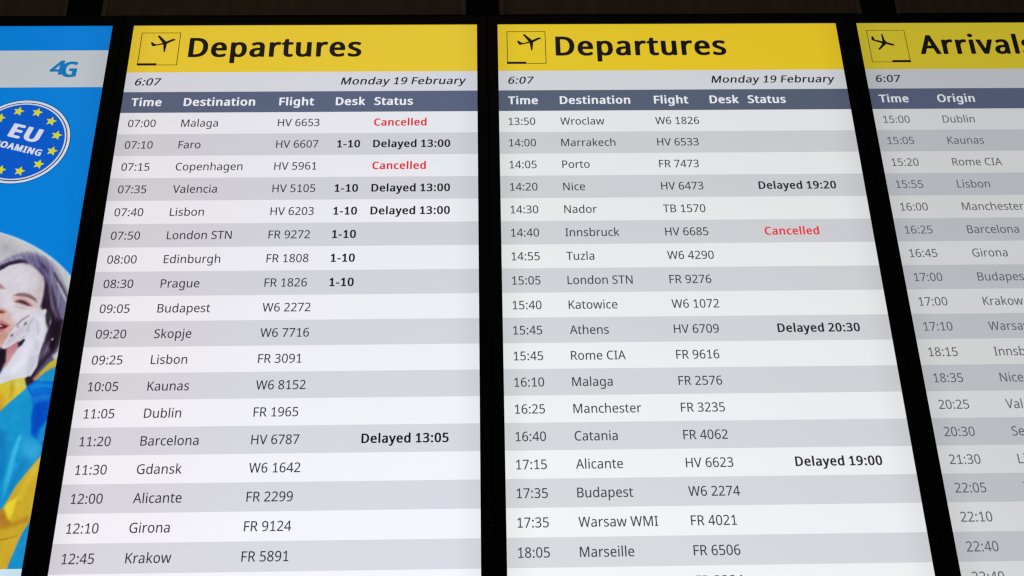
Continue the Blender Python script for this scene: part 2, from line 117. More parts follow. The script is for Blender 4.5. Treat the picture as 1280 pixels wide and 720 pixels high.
# the picture shown on the advert screen: (edge softness, colour at top, colour at bottom, hair or not, outline in screen widths)
PICTURE = [
(0.0023,(24, 152, 208),(20, 140, 200),0,[(-0.434,-1.112),(0.073,-1.052),(0.157,-1.698),(-0.314,-1.69)]),
(0.0036,(214, 206, 212),(214, 200, 208),0,[(-0.348,-0.829),(-0.292,-0.801),(-0.251,-0.796),(-0.227,-0.791),(-0.201,-0.787),(-0.172,-0.795),(-0.149,-0.809),(-0.133,-0.831),(-0.124,-0.85),(-0.125,-0.885),(-0.128,-0.922),(-0.137,-0.964),(-0.152,-0.995),(-0.171,-1.027),(-0.181,-1.062),(-0.223,-1.075),(-0.288,-1.048),(-0.33,-0.98),(-0.352,-0.899)]),
(0.0205,(220, 213, 220),(218, 214, 222),0,[(-0.261,-0.813),(-0.222,-0.799),(-0.184,-0.802),(-0.155,-0.824),(-0.143,-0.852),(-0.168,-0.875),(-0.218,-0.87),(-0.255,-0.846)]),
(0.0091,(206, 190, 192),(206, 184, 180),0,[(-0.15,-0.819),(-0.133,-0.836),(-0.125,-0.857),(-0.129,-0.89),(-0.136,-0.922),(-0.145,-0.913),(-0.139,-0.876),(-0.139,-0.848)]),
(0.0036,(190, 124, 136),(210, 160, 164),0,[(-0.201,-1.04),(-0.17,-1.013),(-0.156,-1.036),(-0.179,-1.097),(-0.194,-1.106)]),
(0.0068,(214, 186, 192),(214, 186, 192),0,[(-0.177,-1.062),(-0.165,-1.04),(-0.16,-1.049),(-0.178,-1.084)]),
(0.0036,(38, 22, 38),(28, 16, 30),0,[(-0.268,-1.048),(-0.21,-1.035),(-0.193,-1.041),(-0.189,-1.075),(-0.197,-1.102),(-0.252,-1.136)]),
(0.0114,(218, 182, 174),(206, 164, 152),0,[(-0.241,-0.926),(-0.212,-0.926),(-0.198,-0.94),(-0.192,-0.963),(-0.18,-0.986),(-0.19,-1.013),(-0.206,-1.035),(-0.222,-1.035)]),
(0.0114,(222, 214, 222),(224, 216, 224),0,[(-0.234,-0.87),(-0.206,-0.866),(-0.191,-0.908),(-0.182,-0.94),(-0.203,-0.931),(-0.223,-0.912)]),
(0.0091,(222, 214, 220),(222, 214, 220),0,[(-0.195,-0.931),(-0.159,-0.927),(-0.138,-0.931),(-0.156,-0.945),(-0.178,-0.963),(-0.192,-0.954)]),
(0.0091,(200, 150, 136),(200, 150, 136),0,[(-0.225,-0.995),(-0.206,-0.99),(-0.195,-1.004),(-0.204,-1.022),(-0.22,-1.026)]),
(0.0068,(140, 134, 162),(84, 68, 96),1,[(-0.252,-0.792),(-0.234,-0.776),(-0.215,-0.765),(-0.189,-0.758),(-0.165,-0.761),(-0.141,-0.771),(-0.119,-0.788),(-0.101,-0.812),(-0.085,-0.841),(-0.068,-0.869),(-0.056,-0.895),(-0.054,-0.925),(-0.058,-0.951),(-0.059,-0.987),(-0.061,-1.028),(-0.065,-1.066),(-0.086,-1.087),(-0.095,-1.103),(-0.106,-1.122),(-0.117,-1.142),(-0.133,-1.124),(-0.126,-1.098),(-0.118,-1.072),(-0.11,-1.05),(-0.102,-1.009),(-0.1,-0.971),(-0.11,-0.941),(-0.121,-0.922),(-0.123,-0.895),(-0.124,-0.852),(-0.133,-0.833),(-0.149,-0.812),(-0.172,-0.797),(-0.2,-0.79),(-0.226,-0.794),(-0.248,-0.811)]),
(0.0068,(176, 174, 192),(176, 174, 192),0,[(-0.12,-0.783),(-0.102,-0.805),(-0.086,-0.834),(-0.077,-0.853),(-0.086,-0.846),(-0.105,-0.815)]),
(0.0041,(70, 56, 86),(48, 34, 60),1,[(-0.346,-0.841),(-0.301,-0.803),(-0.251,-0.798),(-0.228,-0.785),(-0.202,-0.779),(-0.185,-0.783),(-0.175,-0.793),(-0.2,-0.791),(-0.226,-0.797),(-0.248,-0.813),(-0.288,-0.82),(-0.335,-0.878)]),
(0.0027,(46, 32, 56),(46, 32, 56),1,[(-0.25,-0.804),(-0.227,-0.789),(-0.203,-0.784),(-0.188,-0.786),(-0.2,-0.791),(-0.226,-0.797),(-0.248,-0.813)]),
(0.0041,(150, 146, 172),(150, 146, 172),1,[(-0.252,-0.79),(-0.233,-0.78),(-0.213,-0.773),(-0.193,-0.768),(-0.188,-0.775),(-0.212,-0.78),(-0.236,-0.789),(-0.251,-0.796)]),
(0.0091,(110, 102, 140),(108, 100, 142),1,[(-0.193,-0.771),(-0.164,-0.77),(-0.137,-0.783),(-0.116,-0.81),(-0.103,-0.843),(-0.111,-0.857),(-0.125,-0.833),(-0.145,-0.809),(-0.173,-0.792)]),
(0.0041,(86, 74, 116),(72, 58, 92),1,[(-0.164,-0.797),(-0.146,-0.807),(-0.131,-0.822),(-0.119,-0.843),(-0.113,-0.871),(-0.116,-0.895),(-0.123,-0.862),(-0.132,-0.833),(-0.151,-0.813)]),
(0.0057,(60, 46, 84),(60, 46, 84),1,[(-0.148,-0.79),(-0.134,-0.8),(-0.124,-0.814),(-0.119,-0.831),(-0.127,-0.819),(-0.14,-0.805)]),
(0.0050,(40, 26, 42),(54, 38, 60),1,[(-0.125,-0.848),(-0.117,-0.857),(-0.108,-0.89),(-0.099,-0.923),(-0.083,-0.95),(-0.063,-0.96),(-0.061,-0.996),(-0.064,-1.032),(-0.078,-1.059),(-0.098,-1.085),(-0.11,-1.111),(-0.122,-1.133),(-0.132,-1.124),(-0.121,-1.089),(-0.109,-1.054),(-0.1,-1.018),(-0.099,-0.973),(-0.108,-0.941),(-0.126,-0.922),(-0.124,-0.89)]),
(0.0059,(128, 122, 154),(120, 114, 150),1,[(-0.122,-0.814),(-0.101,-0.843),(-0.084,-0.872),(-0.069,-0.904),(-0.063,-0.932),(-0.066,-0.951),(-0.079,-0.923),(-0.094,-0.885),(-0.112,-0.853)]),
(0.0045,(116, 110, 140),(116, 110, 140),1,[(-0.115,-0.843),(-0.104,-0.862),(-0.091,-0.895),(-0.077,-0.932),(-0.07,-0.955),(-0.083,-0.937),(-0.098,-0.899)]),
(0.0032,(184, 182, 198),(184, 182, 198),0,[(-0.095,-0.838),(-0.082,-0.862),(-0.064,-0.895),(-0.064,-0.909),(-0.081,-0.881),(-0.095,-0.853)]),
(0.0020,(78, 70, 96),(78, 70, 96),1,[(-0.106,-0.819),(-0.09,-0.843),(-0.074,-0.869),(-0.057,-0.9),(-0.059,-0.904),(-0.078,-0.872),(-0.097,-0.843),(-0.11,-0.822)]),
(0.0032,(70, 54, 84),(70, 54, 84),1,[(-0.11,-0.853),(-0.096,-0.885),(-0.083,-0.923),(-0.069,-0.958),(-0.077,-0.957),(-0.091,-0.923),(-0.105,-0.885)]),
(0.0068,(100, 86, 114),(100, 86, 114),1,[(-0.098,-1.032),(-0.085,-1.014),(-0.075,-1.028),(-0.091,-1.054),(-0.104,-1.072),(-0.113,-1.094),(-0.117,-1.089),(-0.11,-1.063)]),
(0.0050,(30, 17, 32),(30, 17, 32),1,[(-0.089,-0.96),(-0.068,-0.969),(-0.067,-1.014),(-0.075,-1.05),(-0.088,-1.036),(-0.088,-0.996)]),
(0.0036,(44, 30, 48),(44, 30, 48),1,[(-0.109,-1.089),(-0.096,-1.07),(-0.091,-1.076),(-0.107,-1.103),(-0.116,-1.124),(-0.12,-1.12)]),
(0.0023,(176, 174, 192),(176, 174, 192),0,[(-0.064,-1.048),(-0.058,-1.032),(-0.059,-1.052),(-0.073,-1.064),(-0.076,-1.061)]),
(0.0020,(196, 188, 206),(160, 150, 172),0,[(-0.101,-0.955),(-0.097,-0.95),(-0.092,-0.966),(-0.096,-0.978),(-0.1,-0.971)]),
(0.0020,(160, 152, 172),(160, 152, 172),0,[(-0.102,-0.98),(-0.097,-0.978),(-0.097,-0.991),(-0.1,-1.0)]),
(0.0014,(214, 210, 220),(214, 210, 220),0,[(-0.084,-1.013),(-0.08,-1.011),(-0.08,-1.016),(-0.083,-1.017)]),
(0.0030,(140, 108, 114),(124, 92, 102),0,[(-0.201,-0.887),(-0.188,-0.88),(-0.173,-0.88),(-0.158,-0.885),(-0.144,-0.895),(-0.137,-0.908),(-0.151,-0.9),(-0.167,-0.893),(-0.184,-0.891)]),
(0.0059,(222, 170, 160),(222, 170, 160),0,[(-0.202,-0.894),(-0.185,-0.892),(-0.168,-0.896),(-0.15,-0.908),(-0.144,-0.92),(-0.165,-0.917),(-0.191,-0.91)]),
(0.0030,(150, 104, 112),(150, 104, 112),0,[(-0.198,-0.905),(-0.184,-0.899),(-0.17,-0.901),(-0.156,-0.91),(-0.148,-0.92),(-0.161,-0.919),(-0.174,-0.914),(-0.185,-0.91)]),
(0.0020,(62, 38, 50),(62, 38, 50),0,[(-0.192,-0.905),(-0.178,-0.902),(-0.165,-0.908),(-0.155,-0.917),(-0.163,-0.915),(-0.176,-0.909)]),
(0.0018,(206, 196, 204),(206, 196, 204),0,[(-0.187,-0.91),(-0.176,-0.914),(-0.163,-0.919),(-0.169,-0.92),(-0.182,-0.915)]),
(0.0025,(190, 170, 180),(190, 170, 180),0,[(-0.194,-0.916),(-0.172,-0.924),(-0.153,-0.929),(-0.172,-0.927),(-0.191,-0.92)]),
(0.0041,(164, 126, 132),(164, 126, 132),0,[(-0.25,-0.849),(-0.237,-0.856),(-0.226,-0.868),(-0.235,-0.868),(-0.252,-0.861)]),
(0.0045,(190, 130, 112),(190, 130, 112),0,[(-0.237,-0.926),(-0.222,-0.927),(-0.211,-0.933),(-0.214,-0.939),(-0.234,-0.94)]),
(0.0023,(120, 58, 52),(120, 58, 52),0,[(-0.232,-0.932),(-0.222,-0.932),(-0.215,-0.936),(-0.221,-0.939),(-0.231,-0.937)]),
(0.0041,(200, 122, 124),(196, 112, 112),0,[(-0.235,-0.958),(-0.219,-0.959),(-0.208,-0.965),(-0.196,-0.974),(-0.203,-0.983),(-0.213,-0.992),(-0.229,-0.994)]),
(0.0025,(96, 24, 40),(96, 24, 40),0,[(-0.234,-0.968),(-0.215,-0.97),(-0.199,-0.975),(-0.207,-0.982),(-0.227,-0.985)]),
(0.0018,(206, 170, 172),(206, 170, 172),0,[(-0.233,-0.971),(-0.219,-0.972),(-0.212,-0.976),(-0.22,-0.978),(-0.232,-0.978)]),
(0.0032,(38, 44, 48),(54, 54, 60),0,[(-0.121,-0.927),(-0.106,-0.929),(-0.095,-0.95),(-0.096,-0.982),(-0.106,-0.969),(-0.11,-0.941)]),
(0.0023,(220, 214, 222),(220, 214, 222),0,[(-0.135,-0.929),(-0.122,-0.933),(-0.115,-0.927),(-0.109,-0.932),(-0.11,-0.942),(-0.121,-0.948),(-0.136,-0.945)]),
(0.0025,(220, 217, 228),(218, 218, 230),0,[(-0.205,-1.035),(-0.201,-1.02),(-0.191,-0.995),(-0.178,-0.972),(-0.16,-0.951),(-0.141,-0.938),(-0.125,-0.941),(-0.113,-0.95),(-0.1,-0.987),(-0.103,-1.014),(-0.107,-1.041),(-0.109,-1.065),(-0.109,-1.089),(-0.118,-1.111),(-0.124,-1.122),(-0.142,-1.131),(-0.25,-1.145),(-0.253,-1.131),(-0.197,-1.11),(-0.182,-1.08),(-0.169,-1.051),(-0.157,-1.027),(-0.151,-1.002),(-0.161,-1.006),(-0.172,-1.022),(-0.186,-1.033),(-0.199,-1.04)]),
(0.0068,(208, 198, 210),(208, 198, 210),0,[(-0.202,-1.026),(-0.188,-1.002),(-0.172,-0.977),(-0.156,-0.961),(-0.149,-0.968),(-0.157,-0.991),(-0.174,-1.013),(-0.191,-1.031)]),
(0.0025,(166, 148, 158),(166, 148, 158),0,[(-0.182,-0.973),(-0.169,-0.956),(-0.152,-0.945),(-0.15,-0.948),(-0.166,-0.961),(-0.179,-0.977)]),
(0.0036,(198, 190, 206),(198, 190, 206),0,[(-0.153,-0.991),(-0.149,-0.966),(-0.141,-0.95),(-0.137,-0.952),(-0.143,-0.97),(-0.146,-0.995)]),
(0.0032,(204, 196, 212),(204, 196, 212),0,[(-0.133,-0.952),(-0.124,-0.971),(-0.118,-0.998),(-0.12,-1.0),(-0.128,-0.973)]),
(0.0068,(232, 231, 240),(232, 231, 240),0,[(-0.122,-0.955),(-0.112,-0.968),(-0.108,-0.996),(-0.112,-1.023),(-0.117,-1.014),(-0.115,-0.987)]),
(0.0068,(206, 203, 218),(206, 203, 218),0,[(-0.125,-1.014),(-0.114,-1.023),(-0.116,-1.05),(-0.124,-1.045)]),
(0.0114,(230, 230, 240),(230, 230, 240),0,[(-0.153,-1.04),(-0.137,-1.014),(-0.129,-1.04),(-0.142,-1.085),(-0.169,-1.115),(-0.181,-1.111),(-0.163,-1.076)]),
(0.0091,(204, 202, 216),(204, 202, 216),0,[(-0.13,-1.063),(-0.114,-1.058),(-0.113,-1.089),(-0.125,-1.115),(-0.139,-1.124),(-0.132,-1.098)]),
(0.0025,(40, 38, 54),(40, 38, 54),0,[(-0.168,-1.024),(-0.154,-1.012),(-0.15,-1.016),(-0.157,-1.031),(-0.164,-1.036)]),
(0.0020,(112, 100, 116),(112, 100, 116),0,[(-0.19,-1.006),(-0.188,-0.998),(-0.183,-0.997),(-0.184,-1.006)]),
(0.0020,(112, 100, 116),(112, 100, 116),0,[(-0.176,-0.979),(-0.175,-0.975),(-0.173,-0.975),(-0.173,-0.979)]),
(0.0020,(112, 100, 116),(112, 100, 116),0,[(-0.161,-0.974),(-0.159,-0.965),(-0.154,-0.964),(-0.155,-0.973)]),
(0.0027,(220, 198, 52),(216, 172, 44),0,[(-0.308,-1.148),(-0.193,-1.137),(-0.165,-1.126),(-0.14,-1.12),(-0.133,-1.124),(-0.126,-1.148),(-0.18,-1.207),(-0.279,-1.304)]),
(0.0091,(212, 204, 100),(212, 204, 100),0,[(-0.173,-1.137),(-0.151,-1.126),(-0.137,-1.124),(-0.131,-1.142),(-0.144,-1.146)]),
(0.0114,(208, 156, 42),(208, 156, 42),0,[(-0.303,-1.178),(-0.188,-1.163),(-0.173,-1.18),(-0.174,-1.197),(-0.18,-1.207),(-0.279,-1.304)]),
(0.0068,(190, 164, 40),(190, 164, 40),0,[(-0.166,-1.133),(-0.16,-1.13),(-0.153,-1.159),(-0.162,-1.18),(-0.165,-1.171)]),
(0.0032,(214, 192, 50),(206, 164, 64),0,[(-0.111,-1.129),(-0.099,-1.105),(-0.082,-1.083),(-0.069,-1.07),(-0.059,-1.066),(-0.06,-1.088),(-0.083,-1.103),(-0.104,-1.125)]),
(0.0027,(208, 208, 216),(208, 208, 216),0,[(-0.073,-1.065),(-0.06,-1.046),(-0.056,-1.063),(-0.069,-1.07)]),
(0.0045,(204, 132, 80),(204, 132, 80),0,[(-0.118,-1.131),(-0.105,-1.114),(-0.098,-1.111),(-0.107,-1.127),(-0.116,-1.133)]),
(0.0027,(48, 30, 40),(48, 30, 40),0,[(-0.134,-1.122),(-0.125,-1.115),(-0.114,-1.124),(-0.109,-1.129),(-0.122,-1.145),(-0.128,-1.139)]),
(0.0032,(4, 96, 208),(2, 86, 206),0,[(-0.126,-1.143),(-0.107,-1.129),(-0.083,-1.131),(-0.035,-1.132),(-0.04,-1.181),(-0.033,-1.308),(-0.063,-1.307),(-0.07,-1.29),(-0.083,-1.282),(-0.095,-1.272),(-0.097,-1.246),(-0.102,-1.223),(-0.101,-1.198),(-0.107,-1.176)]),
(0.0114,(0, 78, 196),(0, 78, 196),0,[(-0.093,-1.191),(-0.063,-1.181),(-0.057,-1.224),(-0.069,-1.249),(-0.082,-1.265),(-0.091,-1.265),(-0.095,-1.232)]),
(0.0050,(18, 134, 220),(18, 134, 220),0,[(-0.12,-1.144),(-0.102,-1.133),(-0.062,-1.138),(-0.046,-1.14),(-0.049,-1.147),(-0.088,-1.149),(-0.111,-1.155)]),
(0.0045,(8, 112, 212),(8, 112, 212),0,[(-0.118,-1.157),(-0.096,-1.151),(-0.06,-1.153),(-0.059,-1.16),(-0.09,-1.161),(-0.109,-1.165)]),
(0.0091,(20, 124, 216),(20, 124, 216),0,[(-0.107,-1.176),(-0.085,-1.166),(-0.061,-1.168),(-0.064,-1.179),(-0.087,-1.183),(-0.101,-1.191)]),
(0.0068,(24, 144, 214),(24, 144, 214),0,[(-0.078,-1.276),(-0.075,-1.257),(-0.064,-1.238),(-0.052,-1.232),(-0.048,-1.282),(-0.062,-1.293),(-0.072,-1.288)]),
(0.0205,(50, 170, 222),(50, 170, 222),0,[(-0.11,-1.306),(-0.102,-1.282),(-0.077,-1.29),(-0.063,-1.307),(-0.074,-1.338),(-0.099,-1.348)]),
(0.0050,(60, 184, 230),(50, 174, 222),0,[(-0.134,-1.335),(-0.131,-1.306),(-0.124,-1.277),(-0.117,-1.271),(-0.12,-1.302),(-0.124,-1.355),(-0.127,-1.4),(-0.134,-1.431),(-0.14,-1.387)]),
(0.0136,(14, 124, 188),(14, 124, 188),0,[(-0.194,-1.243),(-0.159,-1.264),(-0.146,-1.306),(-0.141,-1.367),(-0.162,-1.427)]),
(0.0114,(16, 126, 192),(16, 126, 192),0,[(-0.115,-1.368),(-0.102,-1.331),(-0.089,-1.339),(-0.103,-1.372),(-0.123,-1.412)]),
(0.0030,(212, 176, 42),(198, 162, 40),0,[(-0.054,-1.319),(-0.064,-1.33),(-0.085,-1.362),(-0.109,-1.402),(-0.13,-1.455),(-0.19,-1.581),(-0.169,-1.693),(-0.099,-1.62),(-0.093,-1.588),(-0.084,-1.552),(-0.075,-1.518),(-0.062,-1.493),(-0.059,-1.409)]),
(0.0091,(222, 190, 56),(222, 190, 56),0,[(-0.066,-1.34),(-0.059,-1.336),(-0.073,-1.388),(-0.092,-1.436),(-0.1,-1.432),(-0.086,-1.38)]),
(0.0091,(182, 132, 34),(182, 132, 34),0,[(-0.173,-1.466),(-0.126,-1.471),(-0.105,-1.494),(-0.07,-1.479),(-0.065,-1.491),(-0.093,-1.5),(-0.121,-1.51),(-0.165,-1.513)]),
(0.0068,(176, 120, 40),(176, 120, 40),0,[(-0.148,-1.463),(-0.13,-1.459),(-0.119,-1.479),(-0.108,-1.496),(-0.123,-1.498),(-0.142,-1.498)]),
(0.0041,(240, 220, 56),(226, 206, 50),0,[(-0.127,-1.455),(-0.121,-1.443),(-0.111,-1.438),(-0.101,-1.43),(-0.103,-1.448),(-0.105,-1.471),(-0.108,-1.487),(-0.116,-1.483)]),
(0.0020,(158, 116, 38),(158, 116, 38),0,[(-0.142,-1.536),(-0.117,-1.532),(-0.085,-1.524),(-0.085,-1.526),(-0.117,-1.535),(-0.142,-1.54)]),
(0.0023,(20, 138, 200),(22, 146, 206),0,[(-0.062,-1.493),(-0.075,-1.518),(-0.084,-1.552),(-0.093,-1.588),(-0.096,-1.603),(0.035,-1.605),(0.009,-1.429),(-0.053,-1.448)]),
]
BOLD_GLYPHS = {
" ":[209,[]],
"-":[311,[[[256,246],[244,254],[226,256],[34,256],[16,254],[2,246],[1,183],[4,177],[10,173],[28,169],[238,170],[250,174],[257,183]]]],
"0":[512,[[[227,-8],[287,-2],[335,14],[374,41],[404,75],[426,121],[439,166],[446,206],[450,286],[448,343],[441,394],[430,440],[402,497],[360,543],[311,568],[299,572],[233,580],[161,573],[143,568],[94,543],[53,497],[27,440],[17,394],[10,343],[8,286],[11,229],[18,178],[31,132],[58,75],[95,33],[145,7],[161,2]],[[227,494],[248,491],[267,480],[289,451],[304,411],[311,377],[316,332],[317,286],[312,201],[306,166],[291,126],[272,98],[265,92],[251,84],[227,79],[209,83],[191,93],[185,98],[166,126],[151,166],[147,195],[142,240],[141,286],[142,332],[146,377],[153,411],[167,450],[190,480],[209,491]]]],
"1":[512,[[[82,3],[103,0],[403,0],[421,4],[428,9],[431,14],[431,66],[430,71],[423,77],[403,82],[317,83],[316,556],[313,564],[301,571],[289,573],[223,573],[205,569],[41,448],[40,442],[43,438],[77,396],[83,391],[97,386],[115,385],[127,388],[181,428],[185,425],[184,83],[97,82],[85,80],[73,74],[69,66],[69,14],[72,9]]]],
"2":[512,[[[339,556],[280,575],[220,581],[172,576],[136,570],[76,547],[20,510],[15,505],[16,497],[53,453],[60,448],[76,443],[94,444],[106,448],[142,471],[166,483],[190,491],[220,494],[244,490],[268,476],[281,459],[285,453],[291,419],[285,379],[274,351],[257,322],[232,292],[160,220],[10,76],[7,71],[7,14],[10,9],[16,4],[40,0],[418,0],[436,3],[445,9],[448,14],[448,77],[443,83],[436,86],[418,89],[190,89],[184,90],[180,94],[276,185],[355,265],[382,299],[403,334],[418,373],[425,419],[418,466],[400,505],[376,532]]]],
"3":[512,[[[290,574],[218,581],[152,575],[92,559],[50,541],[10,514],[8,508],[11,503],[48,457],[68,450],[92,452],[140,477],[176,490],[194,494],[218,495],[242,492],[268,480],[286,457],[291,429],[288,400],[277,377],[260,360],[241,349],[218,342],[176,338],[116,338],[97,332],[92,326],[93,263],[98,258],[116,252],[218,250],[248,244],[272,235],[290,221],[303,201],[308,172],[299,126],[276,98],[242,83],[194,77],[164,79],[123,86],[50,111],[32,113],[15,109],[7,104],[5,98],[5,35],[14,26],[56,10],[104,-1],[188,-7],[248,-5],[296,3],[341,18],[388,47],[420,81],[437,121],[444,166],[436,218],[406,263],[362,292],[345,297],[339,303],[371,320],[390,337],[412,366],[422,394],[426,429],[415,486],[382,531],[375,537],[338,560]]]],
"5":[512,[[[389,571],[371,573],[83,573],[71,571],[59,565],[55,560],[34,297],[71,274],[89,267],[107,267],[155,274],[197,277],[251,269],[281,253],[299,229],[302,223],[309,178],[304,143],[289,115],[272,98],[251,86],[230,81],[203,78],[167,81],[137,86],[107,94],[65,112],[47,114],[28,109],[21,104],[20,98],[20,35],[24,29],[65,11],[105,1],[149,-5],[203,-7],[269,-1],[341,21],[383,48],[416,86],[437,132],[444,189],[436,240],[417,280],[392,309],[347,337],[287,356],[221,362],[165,360],[176,480],[185,483],[371,483],[391,486],[401,491],[404,497],[404,560],[400,565]]]],
"9":[512,[[[276,575],[222,581],[162,574],[106,554],[59,520],[34,486],[16,440],[9,383],[14,332],[30,292],[61,252],[96,228],[150,209],[210,204],[248,206],[282,214],[306,222],[307,218],[293,166],[274,132],[253,109],[228,92],[186,79],[150,76],[84,85],[66,83],[54,77],[51,69],[51,12],[56,7],[66,2],[108,-5],[156,-8],[222,-2],[282,13],[330,37],[369,69],[395,104],[417,143],[432,189],[441,235],[446,280],[448,326],[444,383],[432,434],[414,476],[387,514],[360,538],[324,560]],[[228,494],[240,492],[256,486],[272,474],[287,457],[307,417],[313,394],[315,372],[309,343],[299,326],[283,309],[258,293],[240,287],[222,285],[192,290],[164,309],[148,337],[141,383],[148,434],[168,468],[198,489]]]],
":":[268,[[[168,102],[144,115],[108,121],[72,116],[52,106],[44,101],[31,84],[27,55],[32,27],[45,10],[72,-5],[108,-10],[138,-6],[151,-2],[169,10],[182,27],[187,49],[183,84]],[[144,442],[108,448],[78,444],[60,437],[42,426],[31,409],[27,380],[30,357],[46,334],[72,320],[108,315],[144,321],[168,334],[184,357],[188,380],[183,409],[168,429]]]],
"A":[565,[[[314,569],[302,574],[290,575],[218,575],[200,569],[193,562],[-29,20],[-31,14],[-28,9],[-22,4],[-4,0],[74,0],[92,3],[101,9],[164,162],[170,168],[338,168],[344,164],[409,9],[419,3],[434,0],[512,0],[530,3],[540,9],[543,14],[541,20],[320,562]],[[254,390],[260,384],[308,259],[302,258],[212,258],[203,259]]]],
"C":[560,[[[465,559],[417,572],[327,581],[243,572],[189,557],[135,531],[93,495],[59,451],[36,400],[26,366],[20,326],[18,286],[22,229],[31,183],[47,138],[70,98],[100,64],[141,33],[195,9],[249,-3],[309,-8],[363,-6],[405,-1],[471,15],[489,24],[491,29],[491,86],[489,93],[477,100],[453,102],[381,86],[327,81],[279,86],[236,104],[203,132],[178,172],[166,206],[159,246],[156,286],[160,332],[170,377],[185,411],[211,446],[231,463],[261,480],[291,488],[321,491],[351,490],[375,485],[442,463],[459,462],[477,467],[484,474],[512,531],[512,537],[507,543]]]],
"D":[638,[[[470,511],[428,536],[380,555],[314,569],[254,573],[74,573],[56,569],[48,562],[47,14],[50,8],[62,2],[80,0],[236,0],[314,6],[368,17],[422,36],[464,61],[501,94],[530,134],[553,185],[564,237],[567,294],[564,345],[552,396],[532,442],[502,482]],[[182,88],[181,482],[188,485],[236,486],[296,480],[338,467],[374,443],[406,402],[418,373],[426,334],[429,288],[423,225],[404,174],[400,168],[374,134],[338,109],[284,92],[224,87]]]],
"F":[469,[[[423,567],[410,572],[398,573],[80,573],[62,571],[53,567],[48,562],[47,14],[50,9],[56,4],[74,0],[152,0],[168,3],[178,9],[181,14],[182,231],[386,231],[404,235],[413,242],[414,305],[411,311],[401,316],[386,319],[188,319],[181,322],[181,482],[188,484],[398,484],[416,486],[427,493],[429,499],[429,556],[428,562]]]],
"O":[679,[[[381,576],[315,581],[249,576],[189,562],[145,543],[105,514],[69,474],[47,434],[30,389],[21,337],[18,286],[20,246],[25,206],[34,172],[55,121],[87,77],[129,41],[177,15],[237,-1],[315,-8],[381,-3],[453,18],[496,41],[541,81],[570,121],[592,172],[601,206],[607,246],[608,286],[605,337],[594,394],[576,440],[552,480],[520,514],[489,537],[435,563]],[[273,86],[230,104],[199,132],[175,172],[165,206],[158,246],[156,286],[158,326],[164,366],[175,400],[198,440],[231,470],[273,487],[315,492],[357,487],[393,473],[424,446],[451,400],[465,349],[470,286],[468,246],[461,206],[451,172],[428,132],[397,104],[357,86],[315,81]]]],
"S":[493,[[[409,547],[373,560],[331,571],[283,577],[229,581],[175,576],[115,560],[73,537],[44,508],[23,468],[17,429],[20,394],[26,372],[40,343],[59,320],[79,303],[105,286],[223,237],[253,224],[271,212],[289,193],[296,178],[299,155],[296,132],[284,109],[272,98],[259,91],[229,82],[163,83],[121,90],[49,112],[31,111],[19,108],[13,104],[10,98],[10,35],[11,29],[16,24],[67,6],[133,-5],[199,-8],[265,-2],[322,12],[335,18],[375,41],[409,75],[427,115],[434,161],[429,201],[415,235],[389,263],[355,289],[313,309],[223,344],[181,367],[161,389],[154,406],[152,429],[155,446],[163,464],[181,480],[205,489],[229,491],[259,490],[289,484],[361,463],[379,464],[391,468],[396,474],[419,531],[420,537],[416,543]]]],
"T":[499,[[[460,568],[436,573],[10,573],[-8,571],[-17,567],[-22,562],[-23,499],[-21,493],[-13,487],[4,484],[148,484],[156,482],[156,14],[159,9],[166,4],[184,0],[262,0],[280,4],[287,9],[290,14],[290,482],[298,484],[442,484],[458,487],[466,493],[468,499],[467,562]]]],
"a":[503,[[[339,426],[285,440],[231,444],[183,441],[135,431],[105,422],[56,400],[53,394],[55,389],[75,343],[79,337],[93,331],[105,330],[121,332],[177,353],[207,360],[225,361],[243,359],[261,351],[267,345],[279,326],[285,275],[165,265],[109,252],[69,234],[57,226],[19,183],[6,126],[11,86],[24,58],[51,27],[81,10],[117,-2],[171,-8],[213,-5],[249,1],[279,12],[297,22],[302,18],[308,7],[327,0],[393,0],[411,7],[416,12],[416,292],[407,354],[375,403]],[[157,86],[145,104],[141,126],[148,155],[166,178],[201,192],[261,198],[279,198],[284,195],[284,178],[276,132],[253,98],[222,81],[189,76],[171,79]]]],
"c":[438,[[[352,429],[292,441],[250,445],[172,436],[124,420],[112,414],[76,388],[41,343],[25,303],[16,263],[13,212],[16,172],[24,132],[40,92],[70,52],[118,18],[172,0],[244,-8],[280,-6],[316,-1],[346,7],[372,18],[380,24],[382,29],[382,86],[381,92],[374,98],[358,102],[340,102],[286,84],[262,80],[244,79],[214,84],[195,92],[177,109],[161,138],[151,178],[148,218],[151,263],[161,297],[176,326],[194,343],[202,347],[220,354],[244,357],[280,352],[328,339],[346,339],[360,343],[367,349],[388,406],[388,411],[382,418]]]],
"d":[546,[[[442,605],[424,607],[352,607],[339,605],[327,600],[323,594],[322,427],[316,427],[262,442],[226,445],[154,437],[107,417],[98,411],[66,383],[35,337],[18,280],[13,218],[19,149],[35,98],[61,58],[106,21],[154,0],[220,-8],[268,-4],[298,4],[334,20],[342,7],[364,0],[436,1],[451,7],[456,12],[456,594],[452,600]],[[232,359],[268,353],[301,326],[311,303],[321,263],[324,212],[317,143],[299,104],[268,83],[232,78],[202,85],[174,109],[160,138],[151,172],[148,218],[152,263],[161,297],[175,326],[202,351]]]],
"e":[505,[[[340,0],[406,20],[422,29],[423,92],[420,98],[406,105],[382,106],[316,85],[280,79],[256,78],[214,86],[180,109],[157,149],[151,189],[160,191],[412,191],[430,194],[440,201],[442,206],[442,246],[437,297],[419,349],[394,384],[358,413],[346,420],[298,438],[238,445],[172,437],[160,434],[107,411],[66,377],[37,332],[24,297],[16,258],[13,218],[17,166],[25,132],[40,97],[75,52],[118,22],[178,0],[244,-7],[298,-5]],[[154,275],[160,303],[181,337],[208,355],[238,360],[250,358],[262,354],[283,337],[296,315],[304,292],[306,275],[298,273],[160,273]]]],
